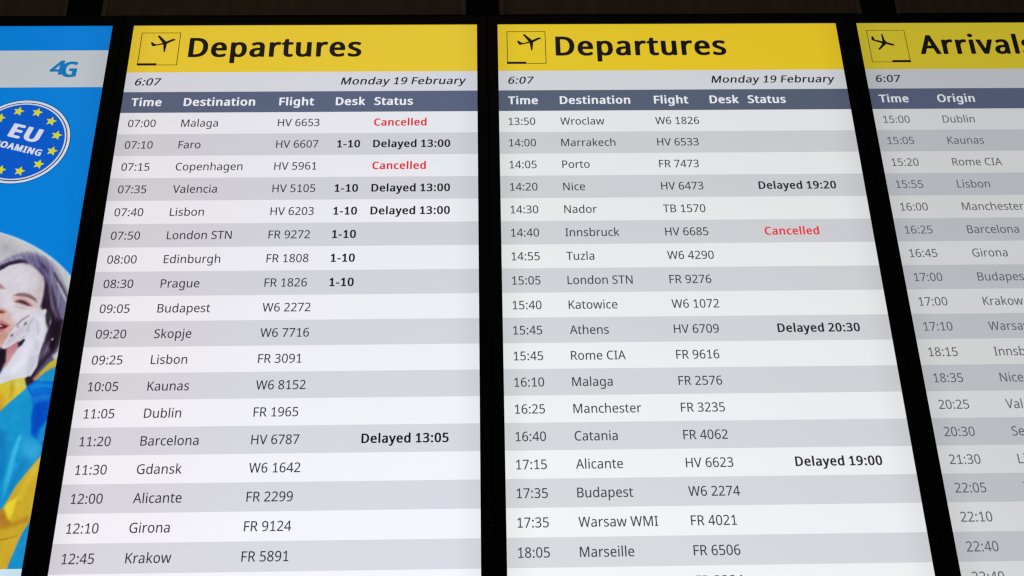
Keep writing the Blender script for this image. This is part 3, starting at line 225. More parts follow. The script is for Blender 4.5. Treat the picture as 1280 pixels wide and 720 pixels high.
"g":[546,[[[442,435],[424,437],[358,436],[343,430],[334,417],[316,426],[268,441],[220,445],[160,437],[148,434],[101,413],[59,373],[35,334],[19,282],[13,220],[19,151],[36,100],[61,60],[100,24],[160,-1],[226,-7],[274,-3],[322,11],[324,3],[316,-43],[293,-77],[268,-93],[232,-99],[196,-97],[154,-89],[88,-67],[70,-67],[55,-71],[48,-77],[47,-83],[47,-140],[48,-145],[53,-151],[100,-168],[136,-176],[178,-181],[238,-182],[304,-177],[367,-157],[406,-130],[433,-94],[450,-48],[456,9],[456,419],[456,425],[451,430]],[[238,77],[205,83],[177,105],[173,111],[161,134],[152,168],[148,214],[152,265],[160,299],[176,328],[193,345],[201,351],[214,357],[232,359],[256,357],[274,350],[295,334],[299,328],[313,305],[321,271],[325,214],[323,168],[318,140],[309,117],[296,100],[284,88],[268,81]]]],
"h":[549,[[[449,3],[459,9],[462,14],[462,277],[457,328],[444,368],[422,396],[412,405],[381,425],[334,439],[274,444],[244,442],[208,435],[172,423],[170,425],[169,596],[164,602],[148,607],[64,607],[46,603],[38,596],[37,14],[40,9],[52,2],[70,0],[142,0],[157,3],[167,9],[170,14],[170,225],[173,271],[181,305],[194,328],[211,345],[237,356],[262,359],[286,356],[307,345],[324,316],[330,271],[330,14],[333,9],[343,3],[358,0],[430,0]]]],
"i":[260,[[[59,1],[149,1],[167,8],[170,14],[170,419],[170,425],[165,430],[150,436],[59,436],[42,430],[37,425],[37,14],[41,7]],[[156,602],[137,611],[107,617],[71,611],[52,602],[37,584],[32,562],[35,539],[47,522],[71,508],[101,503],[137,508],[161,521],[173,539],[176,562],[171,584]]]],
"k":[481,[[[442,4],[449,9],[452,14],[449,20],[269,248],[434,413],[439,419],[440,425],[430,433],[412,437],[322,437],[304,433],[172,302],[169,305],[169,311],[169,590],[168,596],[163,602],[148,606],[64,607],[46,603],[38,596],[37,14],[40,9],[52,2],[70,0],[142,0],[156,3],[166,9],[169,14],[169,157],[171,162],[178,168],[184,166],[310,7],[322,2],[334,0],[424,0]]]],
"l":[260,[[[58,1],[148,1],[166,7],[170,14],[170,590],[169,596],[164,602],[148,607],[64,607],[46,603],[38,596],[37,14],[40,8]]]],
"m":[803,[[[697,373],[676,402],[628,430],[610,436],[544,445],[484,438],[442,425],[406,403],[400,403],[370,424],[333,436],[274,444],[232,442],[202,436],[172,425],[160,418],[151,430],[130,437],[64,437],[42,430],[37,425],[37,419],[37,14],[40,9],[52,2],[70,0],[142,0],[157,3],[167,9],[170,14],[170,231],[172,271],[179,299],[192,328],[208,345],[232,357],[256,359],[274,356],[290,345],[301,328],[308,305],[311,277],[311,14],[314,9],[328,2],[346,0],[418,0],[430,3],[439,9],[442,14],[442,237],[449,294],[467,334],[496,353],[526,359],[544,356],[563,345],[579,316],[584,277],[584,14],[587,9],[597,3],[610,0],[688,0],[706,4],[713,9],[716,14],[716,282],[712,328]]]],
"n":[549,[[[418,402],[382,425],[340,438],[280,445],[238,442],[208,437],[178,426],[160,417],[151,430],[130,437],[64,437],[42,430],[37,425],[37,419],[37,14],[40,9],[52,2],[70,0],[142,0],[157,3],[167,9],[170,14],[170,225],[177,288],[194,328],[200,334],[226,352],[268,359],[286,356],[307,345],[324,316],[330,271],[330,14],[333,9],[346,2],[364,0],[436,0],[449,3],[459,9],[462,14],[462,282],[457,328],[444,368]]]],
"o":[538,[[[310,437],[238,444],[172,436],[118,417],[66,377],[38,337],[25,303],[16,263],[13,218],[17,172],[29,126],[49,86],[71,58],[104,29],[148,8],[190,-3],[244,-8],[298,-2],[346,11],[384,29],[417,58],[439,86],[458,126],[469,172],[473,223],[470,263],[463,297],[447,337],[413,383],[376,411],[366,417]],[[244,359],[268,356],[284,349],[310,326],[325,297],[334,263],[338,218],[335,178],[327,143],[309,109],[286,89],[268,81],[244,78],[220,80],[206,86],[195,92],[177,109],[159,143],[151,178],[148,218],[151,263],[160,297],[175,326],[208,352]]]],
"p":[546,[[[388,416],[334,438],[274,445],[226,441],[196,434],[160,418],[152,430],[130,437],[58,436],[42,430],[37,425],[37,-168],[40,-174],[46,-178],[64,-182],[142,-182],[157,-180],[167,-174],[170,-168],[169,9],[172,12],[198,3],[238,-6],[274,-8],[340,1],[386,20],[395,26],[428,54],[457,100],[469,134],[478,174],[480,220],[474,288],[458,339],[433,379],[428,385]],[[256,359],[290,351],[317,328],[321,322],[332,299],[341,265],[345,220],[342,180],[334,145],[318,111],[296,88],[280,81],[262,78],[238,79],[215,88],[193,111],[180,140],[173,174],[170,220],[174,277],[183,311],[196,334],[219,351],[235,356]]]],
"r":[384,[[[340,436],[298,444],[268,445],[232,441],[195,430],[160,411],[157,425],[152,430],[136,436],[58,436],[42,430],[37,425],[37,14],[40,9],[46,4],[64,0],[142,0],[157,3],[167,9],[170,14],[170,231],[172,259],[180,288],[193,311],[207,328],[220,339],[238,348],[256,354],[268,355],[316,350],[336,356],[341,362],[350,425],[348,430]]]],
"s":[437,[[[364,411],[319,428],[289,436],[247,442],[199,445],[151,442],[97,429],[62,411],[25,375],[20,366],[10,320],[14,292],[31,259],[49,240],[79,222],[211,165],[230,155],[245,138],[249,121],[242,98],[231,86],[211,78],[181,76],[151,77],[121,84],[55,106],[37,107],[21,104],[13,98],[11,92],[11,35],[12,29],[17,24],[49,11],[84,1],[127,-5],[175,-8],[229,-4],[279,7],[295,12],[328,29],[355,55],[373,86],[379,126],[374,161],[360,189],[343,206],[310,229],[163,292],[148,303],[141,315],[139,326],[145,343],[157,353],[175,359],[193,361],[217,360],[241,356],[307,336],[331,337],[342,343],[346,349],[369,400],[369,406]]]],
"t":[342,[[[291,8],[299,12],[303,18],[303,69],[301,75],[291,82],[273,85],[231,78],[207,78],[191,86],[181,104],[175,138],[175,354],[183,356],[273,356],[291,361],[298,366],[300,372],[300,423],[297,429],[279,436],[177,439],[175,440],[174,520],[167,525],[153,530],[93,529],[80,525],[73,520],[47,440],[41,434],[-12,411],[-17,406],[-18,400],[-18,372],[-15,365],[-8,360],[3,357],[39,356],[43,354],[43,132],[48,86],[61,52],[66,47],[87,25],[120,7],[159,-4],[201,-8],[249,-3]]]],
"u":[549,[[[449,433],[431,437],[353,437],[339,434],[329,429],[326,423],[326,212],[323,166],[314,132],[299,105],[281,89],[257,80],[233,77],[208,81],[188,92],[172,121],[166,161],[166,423],[163,429],[149,436],[131,437],[59,437],[45,434],[35,429],[32,423],[33,149],[37,109],[50,69],[76,35],[119,9],[161,-3],[215,-7],[257,-5],[287,1],[335,19],[344,7],[365,0],[431,0],[453,7],[458,12],[458,18],[458,423],[455,429]]]],
"v":[460,[[[433,430],[422,435],[410,437],[332,437],[320,436],[306,430],[301,425],[206,172],[200,177],[106,425],[101,430],[80,437],[-4,437],[-22,433],[-31,425],[131,14],[140,5],[158,0],[248,0],[262,3],[272,9],[437,419],[438,425]]]],
"y":[462,[[[435,431],[423,436],[411,437],[333,437],[321,436],[307,430],[302,425],[207,173],[107,425],[102,430],[81,437],[3,437],[-15,435],[-27,428],[-30,425],[-29,419],[142,14],[114,-54],[99,-77],[87,-88],[75,-96],[57,-99],[15,-95],[-3,-96],[-14,-100],[-21,-105],[-22,-162],[-15,-171],[-3,-176],[23,-180],[63,-182],[123,-176],[165,-160],[193,-140],[219,-111],[236,-83],[255,-43],[439,419],[440,425]]]],
}
ITALIC_GLYPHS = {
" ":[209,[]],
"0":[491,[[[227,-8],[281,-3],[329,14],[367,42],[391,71],[414,117],[427,164],[434,205],[438,286],[436,344],[429,397],[418,443],[389,501],[353,542],[305,568],[293,573],[233,581],[155,571],[101,542],[66,501],[39,443],[29,397],[22,344],[20,286],[23,228],[30,175],[43,129],[71,71],[106,30],[150,7],[167,1]],[[227,504],[257,500],[275,488],[281,484],[302,455],[316,414],[324,379],[328,333],[329,286],[324,199],[316,158],[301,117],[281,88],[257,74],[227,69],[203,73],[177,88],[156,117],[141,158],[135,193],[130,239],[129,286],[130,333],[134,379],[141,414],[155,455],[179,486],[203,501]]]],
"1":[491,[[[91,1],[403,0],[414,3],[419,9],[419,61],[415,68],[403,72],[305,73],[304,561],[303,567],[295,572],[223,573],[211,569],[54,451],[52,445],[90,398],[97,395],[109,393],[126,398],[193,451],[197,445],[196,73],[97,72],[83,67],[81,61],[81,9],[86,3]]]],
"6":[491,[[[388,571],[346,579],[304,581],[238,575],[182,559],[139,536],[104,507],[78,472],[57,431],[41,385],[32,338],[27,292],[25,245],[29,187],[39,141],[58,94],[82,59],[113,30],[154,8],[190,-3],[238,-8],[304,0],[352,19],[389,48],[418,88],[434,135],[440,187],[435,234],[419,280],[393,315],[351,344],[310,359],[262,364],[220,362],[190,357],[158,344],[142,335],[139,338],[147,379],[158,414],[174,443],[199,472],[232,492],[268,503],[310,507],[340,504],[376,497],[393,501],[396,507],[396,565]],[[220,70],[200,77],[183,88],[166,106],[151,129],[142,152],[136,175],[134,199],[138,222],[153,251],[170,269],[190,281],[214,290],[238,293],[274,288],[305,269],[325,234],[332,187],[325,135],[302,94],[277,77],[268,73],[238,67]]]],
"7":[491,[[[95,3],[109,0],[187,0],[201,3],[206,9],[438,509],[438,561],[437,567],[433,570],[421,573],[37,573],[25,572],[17,567],[16,503],[18,497],[25,494],[320,492],[92,15],[90,9]]]],
"9":[491,[[[270,576],[222,581],[168,575],[111,554],[72,524],[43,484],[29,443],[21,385],[26,333],[42,292],[64,263],[68,257],[100,234],[150,213],[204,207],[246,210],[282,220],[302,228],[318,238],[322,234],[314,193],[303,158],[287,129],[261,100],[228,80],[192,69],[150,66],[120,69],[84,76],[66,71],[63,65],[63,7],[72,1],[114,-6],[156,-8],[222,-2],[277,13],[322,36],[356,65],[384,102],[407,146],[420,187],[429,234],[434,280],[436,327],[432,385],[420,437],[403,478],[374,519],[348,542],[318,560]],[[228,504],[246,502],[262,495],[279,484],[296,466],[310,443],[319,420],[325,397],[327,373],[321,344],[312,327],[294,307],[264,288],[246,281],[222,279],[186,284],[156,303],[136,338],[129,385],[136,437],[160,478],[192,499]]]],
":":[247,[[[156,97],[138,106],[108,111],[78,107],[58,97],[44,80],[39,50],[42,27],[53,10],[78,-6],[108,-11],[138,-6],[156,5],[172,27],[176,50],[170,80]],[[138,440],[108,445],[84,442],[72,438],[54,427],[43,411],[39,382],[42,359],[53,341],[60,336],[78,326],[108,322],[138,327],[161,341],[172,359],[176,382],[173,405],[159,429]]]],
"F":[448,[[[64,3],[80,0],[152,0],[164,3],[169,9],[170,236],[386,236],[401,241],[402,305],[397,311],[392,313],[176,314],[169,317],[169,492],[176,493],[398,493],[410,496],[417,503],[417,561],[416,567],[410,571],[398,573],[80,573],[68,572],[60,567],[59,9]]]],
"M":[759,[[[668,567],[650,573],[542,573],[526,567],[362,156],[202,567],[194,572],[182,573],[74,573],[60,567],[59,9],[62,5],[74,0],[146,0],[158,3],[163,9],[164,389],[167,375],[170,373],[311,9],[316,3],[332,0],[392,0],[404,3],[409,9],[554,377],[557,375],[559,364],[559,9],[564,3],[578,0],[650,0],[664,3],[669,9]]]],
"a":[482,[[[333,423],[285,437],[231,441],[189,438],[141,429],[105,417],[70,402],[65,397],[87,344],[99,337],[117,338],[171,359],[201,367],[225,368],[249,365],[260,362],[277,350],[291,327],[297,269],[237,266],[171,260],[117,247],[75,228],[67,222],[31,181],[18,123],[23,82],[36,53],[62,24],[93,7],[123,-3],[171,-8],[213,-5],[243,0],[273,12],[303,33],[309,34],[315,7],[326,1],[387,0],[394,1],[404,7],[404,292],[395,356],[365,402]],[[135,94],[129,123],[136,152],[138,158],[159,181],[195,195],[255,202],[285,203],[296,199],[296,175],[287,123],[259,88],[226,71],[189,65],[171,67],[150,77]]]],
"b":[525,[[[377,18],[419,53],[445,94],[459,135],[466,170],[468,222],[462,286],[447,338],[420,379],[387,408],[376,415],[328,435],[274,441],[220,436],[178,422],[160,411],[157,414],[158,600],[151,606],[142,608],[58,607],[49,600],[49,594],[49,7],[64,0],[127,1],[138,7],[142,24],[148,32],[175,13],[214,-1],[274,-8],[328,-1]],[[256,367],[298,358],[330,333],[344,303],[353,269],[357,216],[354,170],[345,135],[332,106],[301,77],[262,68],[214,76],[181,106],[168,135],[161,170],[158,216],[161,269],[168,303],[182,333],[208,355],[226,362]]]],
"d":[525,[[[437,606],[424,608],[352,608],[342,606],[335,600],[336,414],[334,412],[316,422],[292,431],[256,440],[220,442],[160,435],[112,414],[74,379],[47,338],[30,280],[25,216],[31,146],[47,94],[73,53],[116,18],[160,0],[220,-8],[256,-6],[286,2],[316,13],[340,28],[346,25],[349,7],[360,1],[430,0],[444,7],[444,594],[444,600]],[[232,367],[280,357],[310,333],[324,303],[332,269],[336,210],[329,141],[311,100],[280,76],[232,68],[193,77],[162,106],[148,135],[139,170],[136,216],[140,263],[149,298],[163,327],[196,358]]]],
"e":[484,[[[334,0],[370,9],[409,24],[411,30],[411,88],[406,94],[394,97],[382,96],[316,74],[286,70],[256,68],[214,75],[208,77],[171,100],[145,146],[138,193],[142,195],[412,195],[427,199],[430,205],[430,245],[425,298],[409,344],[382,385],[346,414],[304,432],[292,436],[238,442],[166,432],[118,412],[79,379],[49,333],[36,298],[28,257],[25,216],[28,170],[37,129],[52,94],[82,53],[130,19],[184,-1],[244,-7],[292,-6]],[[140,269],[150,309],[172,342],[200,362],[232,368],[256,365],[274,358],[296,338],[309,315],[316,292],[318,269],[310,267],[148,267]]]],
"n":[528,[[[54,3],[70,0],[142,0],[153,3],[158,9],[158,224],[165,288],[186,334],[214,356],[220,359],[268,366],[298,361],[316,350],[321,346],[336,317],[342,271],[342,9],[347,3],[358,0],[436,0],[448,6],[450,9],[450,276],[445,329],[432,369],[406,403],[376,422],[334,436],[280,442],[244,440],[214,434],[184,424],[154,406],[148,405],[144,428],[133,433],[64,434],[49,428],[49,9]]]],
"o":[517,[[[304,435],[238,442],[178,434],[123,414],[78,379],[51,338],[37,303],[28,263],[25,222],[29,170],[41,123],[58,88],[84,53],[112,29],[148,10],[190,-3],[238,-8],[292,-3],[334,8],[367,24],[377,30],[409,59],[430,88],[448,129],[457,170],[461,222],[458,263],[451,298],[437,333],[406,379],[369,408],[358,415]],[[214,71],[188,82],[169,100],[149,135],[139,175],[136,216],[139,263],[148,298],[163,327],[195,356],[202,359],[244,367],[268,364],[300,350],[318,333],[335,303],[346,263],[350,222],[346,170],[337,135],[322,106],[298,83],[268,70],[244,67]]]],
"r":[363,[[[54,3],[70,0],[142,0],[153,3],[158,9],[158,230],[160,259],[168,288],[180,311],[193,329],[208,342],[226,352],[244,359],[262,362],[310,357],[322,359],[328,363],[338,428],[335,433],[298,441],[268,442],[232,438],[196,425],[178,416],[154,396],[148,397],[145,428],[136,433],[64,434],[49,428],[49,9]]]],
"u":[528,[[[441,431],[425,434],[353,434],[343,431],[338,426],[338,210],[335,164],[327,129],[312,100],[292,82],[263,70],[233,67],[203,71],[182,82],[174,88],[160,117],[154,158],[154,426],[149,431],[137,434],[59,434],[47,430],[44,426],[44,152],[49,106],[62,65],[89,31],[117,13],[131,7],[167,-3],[215,-7],[251,-6],[281,0],[311,10],[347,28],[351,7],[362,1],[431,0],[446,7],[446,426]]]],
"y":[441,[[[423,431],[411,434],[333,434],[321,432],[314,428],[207,136],[95,428],[87,433],[75,434],[-3,434],[-18,428],[154,9],[135,-44],[123,-67],[112,-84],[99,-97],[87,-106],[69,-111],[51,-113],[9,-109],[-8,-113],[-10,-119],[-10,-172],[-5,-177],[27,-184],[63,-186],[117,-181],[155,-166],[179,-148],[207,-119],[227,-84],[243,-49],[427,422],[428,428]]]],
}
HEAVY_GLYPHS = {
"A":[604,[[[330,566],[315,572],[297,575],[219,575],[189,569],[177,562],[171,555],[-53,30],[-52,19],[-40,8],[-27,3],[-9,0],[75,0],[99,3],[117,11],[125,19],[183,156],[189,161],[321,161],[326,156],[385,19],[393,11],[405,5],[435,0],[519,0],[549,7],[564,19],[565,30],[342,555]],[[231,271],[255,330],[279,276],[279,271]]]],
"E":[538,[[[441,563],[423,570],[399,573],[75,573],[45,568],[33,561],[26,555],[24,544],[24,25],[30,14],[38,8],[57,2],[75,0],[399,0],[429,5],[441,10],[450,19],[452,85],[445,96],[429,104],[405,108],[213,108],[204,112],[205,243],[393,245],[411,248],[426,254],[433,260],[437,271],[436,331],[426,342],[414,347],[387,352],[205,353],[204,462],[213,464],[405,464],[435,471],[447,478],[452,489],[452,549],[450,555]]]],
"G":[666,[[[548,543],[502,559],[460,569],[406,577],[346,580],[274,576],[208,561],[149,538],[103,510],[68,477],[39,438],[17,388],[5,339],[1,289],[4,233],[15,184],[33,139],[61,95],[94,62],[136,34],[190,11],[250,-2],[316,-7],[388,-5],[448,1],[508,12],[556,26],[568,34],[572,45],[572,300],[571,305],[562,314],[544,321],[526,323],[328,323],[304,320],[283,311],[278,300],[278,245],[278,239],[286,230],[298,224],[316,220],[394,220],[404,217],[404,106],[403,101],[388,98],[340,95],[304,98],[280,103],[256,113],[221,139],[194,178],[182,211],[175,250],[172,283],[175,328],[183,361],[197,394],[225,433],[256,455],[292,471],[310,475],[346,477],[370,476],[400,471],[472,448],[496,447],[514,450],[526,455],[533,460],[563,521],[562,532]]]],
"I":[364,[[[275,566],[257,572],[239,573],[29,573],[-1,568],[-13,561],[-20,555],[-22,549],[-22,511],[-18,500],[-1,489],[44,478],[45,473],[45,96],[-1,84],[-13,78],[-21,68],[-20,19],[-13,12],[-1,5],[29,0],[245,0],[275,7],[287,14],[291,19],[293,63],[289,74],[270,85],[226,96],[226,478],[275,490],[287,498],[292,506],[293,549],[286,560]]]],
"M":[819,[[[697,560],[675,570],[645,573],[537,573],[513,568],[497,560],[490,549],[363,248],[238,549],[231,560],[213,569],[183,573],[69,573],[45,568],[31,560],[26,555],[24,544],[24,25],[30,14],[51,3],[81,0],[159,1],[177,5],[192,14],[198,25],[198,194],[201,205],[278,19],[285,12],[297,5],[327,0],[399,0],[423,5],[438,14],[445,25],[519,202],[522,200],[524,189],[524,25],[530,14],[549,4],[579,0],[663,1],[681,5],[698,14],[704,25],[704,544],[702,555]]]],
"N":[701,[[[579,560],[561,569],[543,572],[459,573],[429,567],[417,560],[412,555],[410,544],[410,292],[409,287],[405,284],[208,560],[189,569],[159,573],[69,573],[45,568],[31,560],[26,555],[24,544],[24,25],[30,14],[45,5],[63,1],[147,0],[177,5],[189,12],[196,19],[198,25],[198,287],[201,293],[399,14],[417,4],[447,0],[543,1],[567,6],[580,14],[586,25],[586,544],[584,555]]]],
"O":[718,[[[388,575],[316,580],[250,576],[172,559],[124,538],[83,509],[48,471],[25,433],[8,389],[-1,345],[-5,291],[-3,247],[2,214],[11,176],[32,127],[64,83],[110,45],[166,16],[232,-1],[316,-7],[394,-1],[460,17],[516,45],[560,83],[593,127],[613,170],[624,209],[630,247],[631,291],[628,340],[618,389],[600,433],[573,476],[542,509],[503,537],[448,561]],[[316,471],[346,468],[376,457],[405,433],[428,394],[441,351],[447,285],[445,247],[438,209],[429,181],[406,143],[373,116],[346,105],[316,102],[280,106],[254,116],[220,143],[197,181],[188,209],[181,247],[179,285],[181,329],[187,362],[198,394],[220,430],[250,456],[280,467]]]],
"R":[591,[[[435,526],[381,553],[321,567],[303,569],[237,573],[75,573],[45,568],[33,561],[26,555],[24,544],[24,25],[26,19],[33,12],[51,3],[69,0],[153,0],[177,3],[198,14],[204,25],[204,210],[207,216],[225,214],[351,19],[363,8],[381,2],[399,0],[495,0],[525,7],[539,19],[541,25],[537,36],[394,249],[399,254],[429,271],[456,292],[480,325],[494,358],[498,402],[491,451],[473,489]],[[207,323],[204,325],[204,462],[213,465],[261,463],[285,456],[303,442],[312,424],[316,396],[309,358],[292,336],[273,327],[231,323]]]],
"U":[678,[[[549,566],[519,573],[435,573],[405,566],[393,558],[389,553],[388,214],[384,176],[375,148],[354,121],[339,110],[324,105],[297,102],[261,106],[233,121],[207,159],[198,214],[197,553],[189,561],[177,568],[147,573],[57,572],[39,568],[23,558],[18,547],[18,214],[24,159],[44,105],[78,61],[85,56],[135,23],[195,3],[213,-1],[291,-7],[351,-4],[411,8],[459,28],[507,61],[543,110],[560,154],[567,209],[567,547],[562,558]]]],
"4":[510,[[[284,1],[362,0],[380,6],[387,14],[389,20],[390,120],[452,122],[462,125],[469,131],[473,142],[473,198],[470,209],[464,215],[452,219],[392,220],[389,226],[389,554],[386,564],[380,570],[362,576],[284,576],[272,573],[260,566],[-8,209],[-13,198],[-12,137],[-4,127],[8,122],[260,121],[261,20],[267,8]],[[140,220],[139,226],[260,385],[260,220]]]],
}

# ------------------------------------------------------------------ small helpers
def lin(c):
    c = c / 255.0
    return c / 12.92 if c <= 0.04045 else ((c + 0.055) / 1.055) ** 2.4

def rgb(c):
    return tuple(lin(v) for v in c)

def link(name, me, mat, parent=None, loc=None):
    o = bpy.data.objects.new(name, me); COL.objects.link(o)
    if mat is not None:
        me.materials.append(mat)
    if parent is not None:
        o.parent = parent
    if loc is not None:
        o.location = loc
    return o

def empty(name, label, cat, loc, group=None):
    o = bpy.data.objects.new(name, None); COL.objects.link(o)
    o.location = loc; o.empty_display_size = 0.1
    o['label'] = label; o['category'] = cat
    if group:
        o['group'] = group
    return o

def sheet_mesh(x0, x1, z0, z1, y):
    me = bpy.data.meshes.new('sheet')
    me.from_pydata([(x0 * S, y, z0 * S), (x1 * S, y, z0 * S), (x1 * S, y, z1 * S), (x0 * S, y, z1 * S)], [], [(0, 1, 2, 3)])
    return me

def inside(p, lp):
    r = False
    for i in range(len(lp)):
        a, c = lp[i - 1], lp[i]
        if (a[1] > p[1]) != (c[1] > p[1]) and p[0] < a[0] + (c[0] - a[0]) * (p[1] - a[1]) / (c[1] - a[1]):
            r = not r
    return r

def islands(loops):
    """Sort the loops of a glyph into separate inked islands, each an outer loop followed by its holes."""
    depth = [sum(inside(l[0], k) for k in loops if k is not l) for l in loops]
    outs = [[l] for l, d in zip(loops, depth) if d % 2 == 0]
    for l, d in zip(loops, depth):
        if d % 2:
            for o in outs:
                if inside(l[0], o[0]):
                    o.append(l)
    return outs

def loops_mesh(loops_list, y):
    """Flat lettering: a list of glyphs, each a list of closed loops (outer and holes), as one mesh facing -y."""
    V, F = [], []
    for glyph in loops_list:
        for loops in islands(glyph):
            base = len(V)
            vl = [[Vector((p[0] * 1000, p[1] * 1000, 0)) for p in lp] for lp in loops]
            tris = tessellate_polygon(vl)
            for lp in vl:
                for p in lp:
                    V.append((p.x * S / 1000, y, p.y * S / 1000))
            for t in tris:
                a, b, c = (V[base + i] for i in t)
                cr = (b[0] - a[0]) * (c[2] - a[2]) - (b[2] - a[2]) * (c[0] - a[0])
                F.append(tuple(base + i for i in (t if cr > 0 else t[::-1])))
    me = bpy.data.meshes.new('lettering')
    me.from_pydata(V, [], F)
    return me

def text_loops(txt, font, sx, sy, skew=0.0):
    """Glyph loops of a line of text with its left ink edge at 0 and its baseline at 0."""
    res, x = [], 0.0
    for ch in txt:
        adv, loops = font[ch]
        if loops:
            res.append([[(x + p[0], p[1]) for p in lp] for lp in loops])
        x += adv
    x0 = min(p[0] for g in res for lp in g for p in lp)
    return [[[((p[0] - x0 + skew * p[1]) * sx / 1000.0, p[1] * sy / 1000.0) for p in lp] for lp in g] for g in res]

def moved(loops_list, x, z, ang=0.0):
    c, s = math.cos(ang), math.sin(ang)
    return [[[(x + p[0] * c - p[1] * s, z + p[0] * s + p[1] * c) for p in lp] for lp in g] for g in loops_list]

def extent(loops_list):
    xs = [p[0] for g in loops_list for lp in g for p in lp]
    return min(xs), max(xs)

# ------------------------------------------------------------------ materials
FILM = 0.09                                             # light let through straight on by the screens' dark polariser film

def lit(name, col, display):
    """A colour of a backlit screen under its polariser film, with the faint unevenness of that screen's backlight."""
    gain, warm, cool = display
    mt = bpy.data.materials.new(name); mt.use_nodes = True
    nt = mt.node_tree; p = nt.nodes['Principled BSDF']
    p.inputs['Base Color'].default_value = (0.004, 0.004, 0.004, 1)
    p.inputs['Roughness'].default_value = 0.6
    p.inputs['Specular IOR Level'].default_value = 0.0
    p.inputs['Coat Weight'].default_value = 1.0
    p.inputs['Coat Roughness'].default_value = 0.45
    p.inputs['Coat IOR'].default_value = 1.5
    p.inputs['Coat Tint'].default_value = (FILM, FILM, FILM, 1)
    p.inputs['Emission Strength'].default_value = gain / FILM ** 1.045
    def math_node(op, a, c=None, clamp=False):
        n = nt.nodes.new('ShaderNodeMath'); n.operation = op; n.use_clamp = clamp
        for k, v in enumerate((a, c)):
            if v is None:
                continue
            if isinstance(v, (int, float)):
                n.inputs[k].default_value = v
            else:
                nt.links.new(v, n.inputs[k])
        return n.outputs[0]
    tc = nt.nodes.new('ShaderNodeTexCoord')
    sep = nt.nodes.new('ShaderNodeSeparateXYZ'); nt.links.new(tc.outputs['Object'], sep.inputs[0])
    across = math_node('DIVIDE', sep.outputs['X'], S)
    nz = nt.nodes.new('ShaderNodeTexNoise'); nz.inputs['Scale'].default_value = 2.6; nz.inputs['Detail'].default_value = 1.5
    ge = nt.nodes.new('ShaderNodeNewGeometry'); nt.links.new(ge.outputs['Position'], nz.inputs['Vector'])
    rp = nt.nodes.new('ShaderNodeMapRange'); rp.inputs['From Min'].default_value = 0.3; rp.inputs['From Max'].default_value = 0.7
    nt.links.new(nz.outputs['Fac'], rp.inputs['Value'])
    fac = math_node('ADD', math_node('MULTIPLY', across, 0.6), math_node('MULTIPLY', rp.outputs['Result'], 0.4), True)
    mx = nt.nodes.new('ShaderNodeMix'); mx.data_type = 'RGBA'
    mx.inputs['A'].default_value = (*warm, 1); mx.inputs['B'].default_value = (*cool, 1)
    nt.links.new(fac, mx.inputs['Factor'])
    # the backlight sheet of such a panel is a little weaker along its two long sides
    side = math_node('MINIMUM', across, math_node('SUBTRACT', 1.0, across))
    er = nt.nodes.new('ShaderNodeMapRange'); er.interpolation_type = 'SMOOTHSTEP'
    er.inputs['From Min'].default_value = -0.01; er.inputs['From Max'].default_value = 0.075
    er.inputs['To Min'].default_value = 0.90; er.inputs['To Max'].default_value = 1.0
    nt.links.new(side, er.inputs['Value'])
    sc2 = nt.nodes.new('ShaderNodeVectorMath'); sc2.operation = 'SCALE'
    nt.links.new(mx.outputs['Result'], sc2.inputs[0]); nt.links.new(er.outputs['Result'], sc2.inputs['Scale'])
    mu = nt.nodes.new('ShaderNodeMix'); mu.data_type = 'RGBA'; mu.blend_type = 'MULTIPLY'; mu.inputs['Factor'].default_value = 1.0
    nt.links.new(sc2.outputs[0], mu.inputs['B'])
    if isinstance(col, str):
        at = nt.nodes.new('ShaderNodeAttribute'); at.attribute_name = col
        nt.links.new(at.outputs['Color'], mu.inputs['A'])
    else:
        mu.inputs['A'].default_value = (*rgb(col), 1)
    nt.links.new(mu.outputs['Result'], p.inputs['Emission Color'])
    return mt

def matt(name, base, rough=0.6, spec=0.3, grain=0.0, scale=(60, 60, 6)):
    mt = bpy.data.materials.new(name); mt.use_nodes = True
    nt = mt.node_tree; p = nt.nodes['Principled BSDF']
    p.inputs['Roughness'].default_value = rough; p.inputs['Specular IOR Level'].default_value = spec
    p.inputs['Base Color'].default_value = (*base, 1)
    if grain:
        tc = nt.nodes.new('ShaderNodeNewGeometry'); mp = nt.nodes.new('ShaderNodeMapping'); mp.inputs['Scale'].default_value = scale
        nz = nt.nodes.new('ShaderNodeTexNoise'); nz.inputs['Scale'].default_value = 1.0; nz.inputs['Detail'].default_value = 5
        mx = nt.nodes.new('ShaderNodeMix'); mx.data_type = 'RGBA'
        mx.inputs['A'].default_value = (*[b * (1 - grain) for b in base], 1); mx.inputs['B'].default_value = (*[b * (1 + grain) for b in base], 1)
        nt.links.new(tc.outputs['Position'], mp.inputs['Vector']); nt.links.new(mp.outputs['Vector'], nz.inputs['Vector'])
        nt.links.new(nz.outputs['Fac'], mx.inputs['Factor']); nt.links.new(mx.outputs['Result'], p.inputs['Base Color'])
    return mt

BLACK = matt('black_plastic', (0.006, 0.006, 0.007), 0.55, 0.12, 0.3, (300, 300, 300))
STEEL = matt('black_powder_coat', (0.004, 0.004, 0.004), 0.7, 0.08, 0.3, (200, 200, 200))
LAMINATE = matt('dark_brown_laminate', (0.17, 0.112, 0.072), 0.6, 0.2, 0.45, (40, 40, 7))
EDGING = matt('brown_edging', (0.23, 0.165, 0.11), 0.55, 0.2, 0.3, (40, 40, 40))
DULL = matt('dull_grey_metal', (0.16, 0.16, 0.17), 0.4, 0.5)
WALLM = matt('dark_wall_paint', (0.03, 0.027, 0.025), 0.9, 0.1, 0.2, (5, 5, 5))

